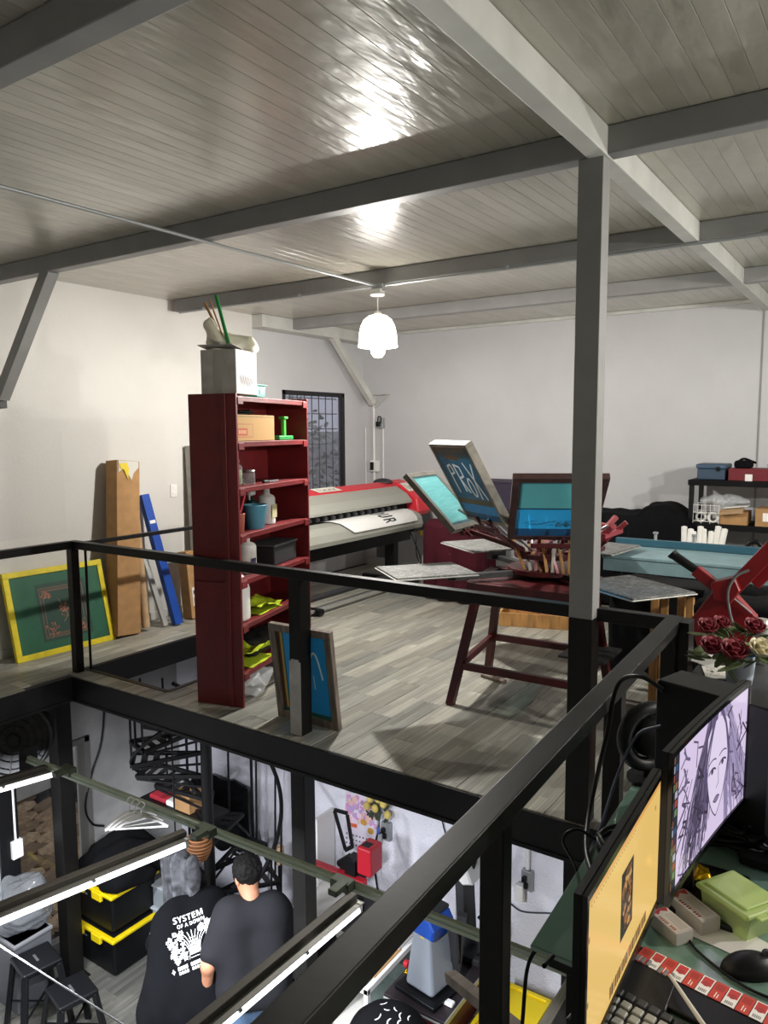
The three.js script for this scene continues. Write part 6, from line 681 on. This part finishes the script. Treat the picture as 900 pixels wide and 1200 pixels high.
{ const p = V3(-2.19, BT, -3.97); single('label_maker', 'small white gadget lying on the dark table', 'gadget', [bxr(.07, .025, .05, p.x, BT + .013, p.z, .01)], M.white); single('cutter_tools', 'tray of small gold blades on the dark table', 'tools', [bx(.09, .01, .14, -2.545, BT + .005, -4.12), ...[0, 1, 2, 3].map(k => bx(.012, .01, .12, -2.578 + k * .022, BT + .014, -4.12))], M.gold); }
{ const t = thing('yellow_bin', 'bright yellow bin beside the dark maroon table', 'bin', V3(-1.92, GF, -4.33)); mesh('body', bxr(.34, .62, .5, 0, .31, 0, .03), M.yellow, t); mesh('rim', [bx(.37, .03, .03, 0, .62, .25), bx(.37, .03, .03, 0, .62, -.25), bx(.03, .03, .5, .17, .62, 0), bx(.03, .03, .5, -.17, .62, 0)], M.yellow, t); }
single('plastic_bag', 'clear plastic bag over a yellow sack on the floor by the stucco wall', 'bag', (() => { const c = V3(-1.44, GF + .3, -4.5); return field((x, y, z) => sbox(x, y, z, V3(c.x, c.y, c.z), .45, .6, .4, .12) + .05 * (noise3(x * 9, y * 9, z * 9) - .5), [c.x - .32, GF + .003, c.z - .22], [c.x + .32, c.y + .38, c.z + .28], .02); })(), std(0xffffff, .45, 0, { map: dataTex(128, 128, (u, v) => fbm(u, v, 5, 3, 141) > .5 ? [196, 184, 60] : [188, 188, 178], true, 1.5, 1.5) }));
// shirt with white print thrown over a seat at the foot of the view
{ const p = P(456, 1184, 'y', -1.74), c = V3(p.x, -1.98, p.z), f = (x, y, z) => { let d = ell(x, y, z, V3(c.x, c.y, c.z), .27, .24, .24); d = smin(d, sbox(x, y, z, V3(c.x, c.y - .32, c.z), .4, .5, .36, .1), .12); return d + .02 * (noise3(x * 9, y * 9, z * 9) - .5); }; const t = thing('draped_shirt', 'black shirt with white round ornaments thrown over a seat', 'shirt', V3(c.x, GF, c.z)); wpart('cloth', field(f, [c.x - .36, GF + .003, c.z - .36], [c.x + .36, c.y + .32, c.z + .36], .018), M.blackCloth, t);
  for (let k = 0; k < 9; k++) { const dir = V3(-.34 + (k % 5) * .24 + .1 * Math.floor(k / 5), .95, -.22 + .12 * (k % 2) + .34 * Math.floor(k / 5)).normalize(); let s = .5; for (let i = 0; i < 40; i++) { const q = c.clone().addScaledVector(dir, s); s -= Math.max(f(q.x, q.y, q.z), .0005) * .8; } const q = c.clone().addScaledVector(dir, s + .009); const g = geo([new THREE.TorusGeometry(.026, .005, 6, 20), new THREE.TorusGeometry(.013, .004, 6, 16)]).scale(1, 1, .3).applyQuaternion(new THREE.Quaternion().setFromUnitVectors(V3(0, 0, 1), dir)).translate(q.x, q.y, q.z); wpart('print_ring', g, M.white, t); } }
single('wooden_pole', 'weathered wooden pole slanting below the guard rail', 'pole', bar(D(528, 1144, 2.15), D(640, 1235, 1.62), .035, .028), M.woodGrey);
// ------------------------------------------------------------------ two people at the table below
function personFrame(pos, yaw) { const F = V3(Math.sin(yaw), 0, Math.cos(yaw)), R = V3(-Math.cos(yaw), 0, Math.sin(yaw)); return (r, y, f) => V3(r * R.x + f * F.x, y, r * R.z + f * F.z); }   // right, up, forward -> local metres
const tagBone = (a, b, ra, rb) => ({ a, b, ra, rb });
const union = (bones, k) => (x, y, z) => { let d = 9; for (const b of bones) d = smin(d, cap(x, y, z, b.a, b.b, b.ra, b.rb), k); return d; };
function bounds(bones, m) { const lo = [9, 9, 9], hi = [-9, -9, -9]; for (const b of bones) for (const [p, r] of [[b.a, b.ra], [b.b, b.rb]]) [p.x, p.y, p.z].forEach((v, i) => { lo[i] = Math.min(lo[i], v - r - m); hi[i] = Math.max(hi[i], v + r + m); }); return [lo, hi]; }
function headField(L, h, tiltF, up) {   // h: head centre, up: head's up, tiltF: facing
  const r = new THREE.Vector3().crossVectors(tiltF, up).normalize(), at = (a, b, c) => h.clone().addScaledVector(r, a).addScaledVector(up, b).addScaledVector(tiltF, c);
  const loc = (x, y, z) => { const d = V3(x - h.x, y - h.y, z - h.z); return [d.dot(r), d.dot(up), d.dot(tiltF)]; };
  const skull = (x, y, z) => { const [a, b, c] = loc(x, y, z); let d = ell(a, b, c, V3(0, .035, -.012), .076, .092, .096); d = smin(d, ell(a, b, c, V3(0, -.045, .03), .06, .075, .062), .04); d = smin(d, cap(a, b, c, V3(0, .01, .088), V3(0, -.02, .108), .009, .014), .018); d = smin(d, cap(a, b, c, V3(-.02, -.062, .088), V3(.02, -.062, .088), .008, .008), .014); d = smin(d, cap(a, b, c, V3(-.05, .028, .07), V3(.05, .028, .07), .012, .012), .02);
    for (const s of [-1, 1]) { d = smin(d, ell(a, b, c, V3(s * .08, -.005, -.005), .011, .032, .019), .008); d = Math.max(d, -ell(a, b, c, V3(s * .032, .008, .092), .014, .008, .012)); } return d; };
  const hair = (x, y, z) => { const [a, b, c] = loc(x, y, z); let d = ell(a, b, c, V3(0, .045, -.018), .096, .104, .112); d = Math.max(d, -(b + .055 - .55 * Math.max(0, c) + .25 * Math.max(0, -c - .02)) , -(.5 - c * 4 + Math.max(0, b - .05) * 9)); return d + .013 * (noise3(a * 55, b * 55, c * 40) - .5) + .006 * (noise3(a * 140, b * 140, c * 120) - .5); };
  return { skull, hair, at };
}
function hand(w, dir, palmN, s = 1) {   // wrist, finger direction, palm normal -> bones
  const side = new THREE.Vector3().crossVectors(dir, palmN).normalize(), b = [], at = (a, f, n) => w.clone().addScaledVector(side, a * s).addScaledVector(dir, f).addScaledVector(palmN, n); b.push(tagBone(at(0, 0, 0), at(0, .07, 0), .03, .033)); [[-.028, .062], [-.01, .074], [.009, .07], [.026, .055]].forEach(([o, l]) => { const k = at(o, .085, 0), m = at(o * 1.15, .085 + l * .5, .012), e = at(o * 1.15, .085 + l * .8, .04); b.push(tagBone(at(o, .05, 0), k, .012, .0105), tagBone(k, m, .0105, .0095), tagBone(m, e, .0095, .008)); }); b.push(tagBone(at(.025, .02, 0), at(.055, .05, .015), .014, .012), tagBone(at(.055, .05, .015), at(.058, .085, .03), .012, .0095)); return b; }
function person(pos, yaw, label, build) {
  const t = thing('person', label, 'person', pos), L = personFrame(pos, yaw), s = build(L);
  const hf = headField(L, s.head, s.face, s.headUp); const parts = [];
  const [lo, hi] = bounds(s.skin, .03); parts.push(field(union(s.skin, .03), lo, hi, .012));
  parts.push(field((x, y, z) => smin(hf.skull(x, y, z), cap(x, y, z, s.neck[0], s.neck[1], .058, .055), .03), [s.head.x - .2, s.head.y - .24, s.head.z - .2], [s.head.x + .2, s.head.y + .2, s.head.z + .2], .005));
  for (const h of s.hands) { const [a, b] = bounds(h, .012); parts.push(field(union(h, .012), a, b, .004)); }
  mesh('body', parts, M.skin, t);
  mesh('hair', field(hf.hair, [s.head.x - .2, s.head.y - .2, s.head.z - .2], [s.head.x + .2, s.head.y + .22, s.head.z + .2], .006), M.hair, t);
  { const [a, b] = bounds(s.shirt, .06); const f0 = union(s.shirt, .09); const f = (x, y, z) => { let d = f0(x, y, z); if (s.cut) d = Math.max(d, s.cut(x, y, z)); return d + s.fold(x, y, z); }; mesh('shirt', field(f, a, b, .012), s.shirtMat, t); s.shirtField = f; }
  { const [a, b] = bounds(s.legs, .03); mesh('trousers', field((x, y, z) => union(s.legs, .06)(x, y, z) + .01 * (noise3(x * 12, y * 6, z * 12) - .5), a, b, .014), s.legMat, t); }
  for (const f of s.feet) mesh('shoe', (() => { const [a, b] = bounds(f, .02); a[1] = .004; return field(union(f, .03), [a[0], -.02, a[2]], b, .01); })(), M.blackPlastic, t);
  return { t, s, L };
}
// plain charcoal shirt: stands, head bowed to one side
const yaw1 = Math.atan2(-.72, -.69);
person(V3(-3.27, GF, -3.30), yaw1, 'person in a plain charcoal shirt standing with head bowed', L => { const lean = .10; const fold = (x, y, z) => .012 * Math.sin((x * 1.3 + z) * 40 + y * 9) * Math.max(0, 1.25 - y) + .010 * (noise3(x * 12, y * 8, z * 12) - .5);
  const shL = L(-.175, 1.40, .08), shR = L(.175, 1.40, .08), elL = L(-.285, 1.13, -.03), wrL = L(-.30, .90, .02), elR = L(.25, 1.13, .14), wrR = L(.14, 1.05, .36);
  const up = L(-.12, .92, .38).normalize(), face = L(-.45, -.42, .8).normalize(); up.addScaledVector(face, -up.dot(face)).normalize();
  return { head: L(-.02, 1.585, .16), headUp: up, face, neck: [L(0, 1.42, .07), L(-.01, 1.54, .13)],
    skin: [tagBone(shL, elL, .05, .042), tagBone(elL, wrL, .042, .028), tagBone(shR, elR, .05, .042), tagBone(elR, wrR, .042, .028), tagBone(L(0, 1.36, .06), L(0, 1.5, .11), .07, .055)],
    hands: [hand(wrL, L(.1, -.8, .55).normalize(), L(.95, .05, -.1).normalize()), hand(wrR, L(-.35, -.2, .9).normalize(), L(-.2, -.95, -.1).normalize(), -1)],
    shirt: [tagBone(L(-.115, 1.0, .0), L(-.12, 1.33, .06), .125, .125), tagBone(L(.115, 1.0, .0), L(.12, 1.33, .06), .125, .125), tagBone(L(-.10, 1.40, .07), L(.10, 1.40, .07), .085, .085), tagBone(L(-.15, 1.395, .075), L(-.258, 1.20, .0), .08, .074), tagBone(L(.15, 1.395, .075), L(.24, 1.19, .12), .08, .078), tagBone(L(-.1, .9, -.01), L(.1, .9, -.01), .135, .135)],
    cut: (x, y, z) => .84 - y, fold, shirtMat: phys(0x222225, .95, { specularIntensity: .25, bumpMap: TX.cloth, bumpScale: .0008 }),
    legs: [tagBone(L(-.09, .92, -.01), L(-.10, .5, .03), .105, .075), tagBone(L(-.10, .5, .03), L(-.10, .08, .0), .075, .06), tagBone(L(.09, .92, -.01), L(.10, .5, .03), .105, .075), tagBone(L(.10, .5, .03), L(.10, .08, .0), .075, .06)], legMat: std(0x5c7796, .85),
    feet: [[tagBone(L(-.10, .045, -.05), L(-.11, .04, .15), .05, .042)], [tagBone(L(.10, .045, -.05), L(.11, .04, .15), .05, .042)]] }; });
// black shirt with white print: bends far forward, head down out of sight
const yaw2 = -2.3;
const bent = person(V3(-3.65, GF, -3.07), yaw2, 'person in a black shirt with white band print bending forward', L => { const fold = (x, y, z) => .016 * Math.sin((x - z) * 34 + y * 22) * Math.max(0, 1.1 - y) + .014 * (noise3(x * 11, y * 11, z * 11) - .5);
  const sh = (s) => L(.04 + s * .17, 1.19, .34), el = s => L(.04 + s * .25, .98, .46), wr = s => L(s * .12, .92, .70); const face = L(-.2, -.86, .45).normalize(), up = L(.05, .45, .88).normalize(); up.addScaledVector(face, -up.dot(face)).normalize();
  return { head: L(.05, 1.20, .60), headUp: up, face, neck: [L(.05, 1.25, .40), L(.05, 1.20, .53)],
    skin: [tagBone(sh(-1), el(-1), .05, .042), tagBone(el(-1), wr(-1), .042, .028), tagBone(sh(1), el(1), .05, .042), tagBone(el(1), wr(1), .042, .028), tagBone(L(.04, 1.2, .32), L(.05, 1.24, .46), .075, .06)],
    hands: [hand(wr(-1), L(.3, -.1, .95).normalize(), L(.1, -.99, 0).normalize()), hand(wr(1), L(-.3, -.1, .95).normalize(), L(-.1, -.99, 0).normalize(), -1)],
    shirt: [tagBone(L(-.12, .95, .02), L(-.09, 1.18, .24), .145, .135), tagBone(L(.10, .95, .02), L(.15, 1.19, .24), .145, .135), tagBone(L(-.04, 1.22, .33), L(.16, 1.25, .33), .095, .095), tagBone(L(-.10, 1.16, .32), L(-.20, .96, .40), .085, .08), tagBone(L(.21, 1.22, .34), L(.28, 1.04, .44), .085, .08), tagBone(L(-.13, .84, -.04), L(.12, .84, -.04), .165, .165), tagBone(L(-.15, .74, -.07), L(.13, .74, -.07), .165, .165)],
    cut: (x, y, z) => .70 - y, fold, shirtMat: phys(0x0b0c0f, .95, { specularIntensity: .2, bumpMap: TX.cloth, bumpScale: .0008 }),
    legs: [tagBone(L(-.10, .85, -.05), L(-.12, .46, .02), .12, .08), tagBone(L(-.12, .46, .02), L(-.12, .08, -.03), .08, .06), tagBone(L(.10, .85, -.05), L(.12, .46, .02), .12, .08), tagBone(L(.12, .46, .02), L(.12, .08, -.03), .08, .06)], legMat: M.blackCloth,
    feet: [[tagBone(L(-.12, .045, -.08), L(-.13, .04, .12), .05, .042)], [tagBone(L(.12, .045, -.08), L(.13, .04, .12), .05, .042)]] }; });
{ // the print lies on the back of the shirt: found by sinking a grid onto the cloth
  const { t, s, L } = bent, f = s.shirtField, n = 18, W = .34, Hh = .37, pos = [], uv = [], ix = []; const nrm = L(0, .68, -.73).normalize(), up0 = L(.12, .73, .68).normalize(), rr0 = L(.99, -.09, -.08), ct = Math.cos(.32), sn = Math.sin(.32), rr = rr0.clone().multiplyScalar(ct).addScaledVector(up0, sn), up = up0.clone().multiplyScalar(ct).addScaledVector(rr0, -sn), o = L(.05, 1.16, .07).addScaledVector(nrm, .25);
  for (let j = 0; j <= n; j++) for (let i = 0; i <= n; i++) { const u = i / n, v = j / n; let p = o.clone().addScaledVector(rr, (u - .5) * W).addScaledVector(up, (v - .5) * Hh); for (let k = 0; k < 60; k++) { const d = f(p.x, p.y, p.z) - .0055; p.addScaledVector(nrm, -d * .7); } pos.push(p.x, p.y, p.z); uv.push(u, v); }
  for (let j = 0; j < n; j++) for (let i = 0; i < n; i++) { const k = j * (n + 1) + i; ix.push(k, k + 1, k + n + 1, k + 1, k + n + 2, k + n + 1); } const g = new THREE.BufferGeometry(); g.setAttribute('position', new THREE.Float32BufferAttribute(pos, 3)); g.setAttribute('uv', new THREE.Float32BufferAttribute(uv, 2)); g.setIndex(ix); g.computeVertexNormals(); keep(g);
  const tex = canvasTex(512, 576, (c, w, h) => { c.fillStyle = '#000'; c.fillRect(0, 0, w, h); c.fillStyle = '#fff'; c.textAlign = 'center'; c.font = 'bold 84px sans-serif'; c.fillText('SYSTEM', 256, 78, 380); c.font = 'bold 50px sans-serif'; c.fillText('OF A DOWN', 270, 132, 280);
    c.strokeStyle = '#fff'; c.lineWidth = 7; for (let k = 0; k < 9; k++) { c.beginPath(); c.moveTo(256 + (k - 4) * 12, 400); c.quadraticCurveTo(256 + (k - 4) * 14, 260, 256 + (k - 4) * 42, 176 + Math.abs(k - 4) * 10); c.stroke(); } c.lineWidth = 6; c.beginPath(); c.moveTo(190, 440); c.quadraticCurveTo(256, 150, 322, 440); c.stroke(); for (let k = 0; k < 7; k++) { c.beginPath(); c.moveTo(206 + k * 3, 430 - k * 30); c.lineTo(306 - k * 3, 430 - k * 30); c.stroke(); }
    for (let k = 0; k < 54; k++) { const left = k % 2, x = left ? rnd(30, 170) : rnd(342, 484), y = rnd(150, 440), r = rnd(10, 26); c.lineWidth = 5; c.beginPath(); c.arc(x, y, r, 0, 6.28); c.stroke(); c.beginPath(); c.arc(x, y, r * .5, 0, 6.28); c.stroke(); for (let q = 0; q < 5; q++) { const a = rnd(0, 6.28); c.beginPath(); c.moveTo(x + r * Math.cos(a), y + r * Math.sin(a)); c.lineTo(x + (r + 12) * Math.cos(a), y + (r + 12) * Math.sin(a)); c.stroke(); } }
    for (let i = 0; i < 15; i++) { if (i % 5 !== 4) { c.fillRect(66 + i * 25, 470, 19, 34); c.fillRect(70 + i * 25, 516, 17, 28); } } c.fillStyle = '#000'; for (let i = 0; i < 15; i++) { c.fillRect(73 + i * 25, 480, 6, 12); c.fillRect(76 + i * 25, 526, 5, 9); } c.fillStyle = '#fff'; for (const x of [22, 490]) { c.beginPath(); c.moveTo(x, 470); c.lineTo(x + 8, 492); c.lineTo(x + 20, 500); c.lineTo(x + 8, 508); c.lineTo(x, 530); c.lineTo(x - 8, 508); c.lineTo(x - 20, 500); c.lineTo(x - 8, 492); c.fill(); } });
  mesh('shirt_print', g, std(0xe4e4e2, .85, 0, { alphaMap: tex, transparent: true, side: THREE.DoubleSide }), t).userData = { label: 'white band print on the back of the shirt' }; }
renderer.render(scene, camera);
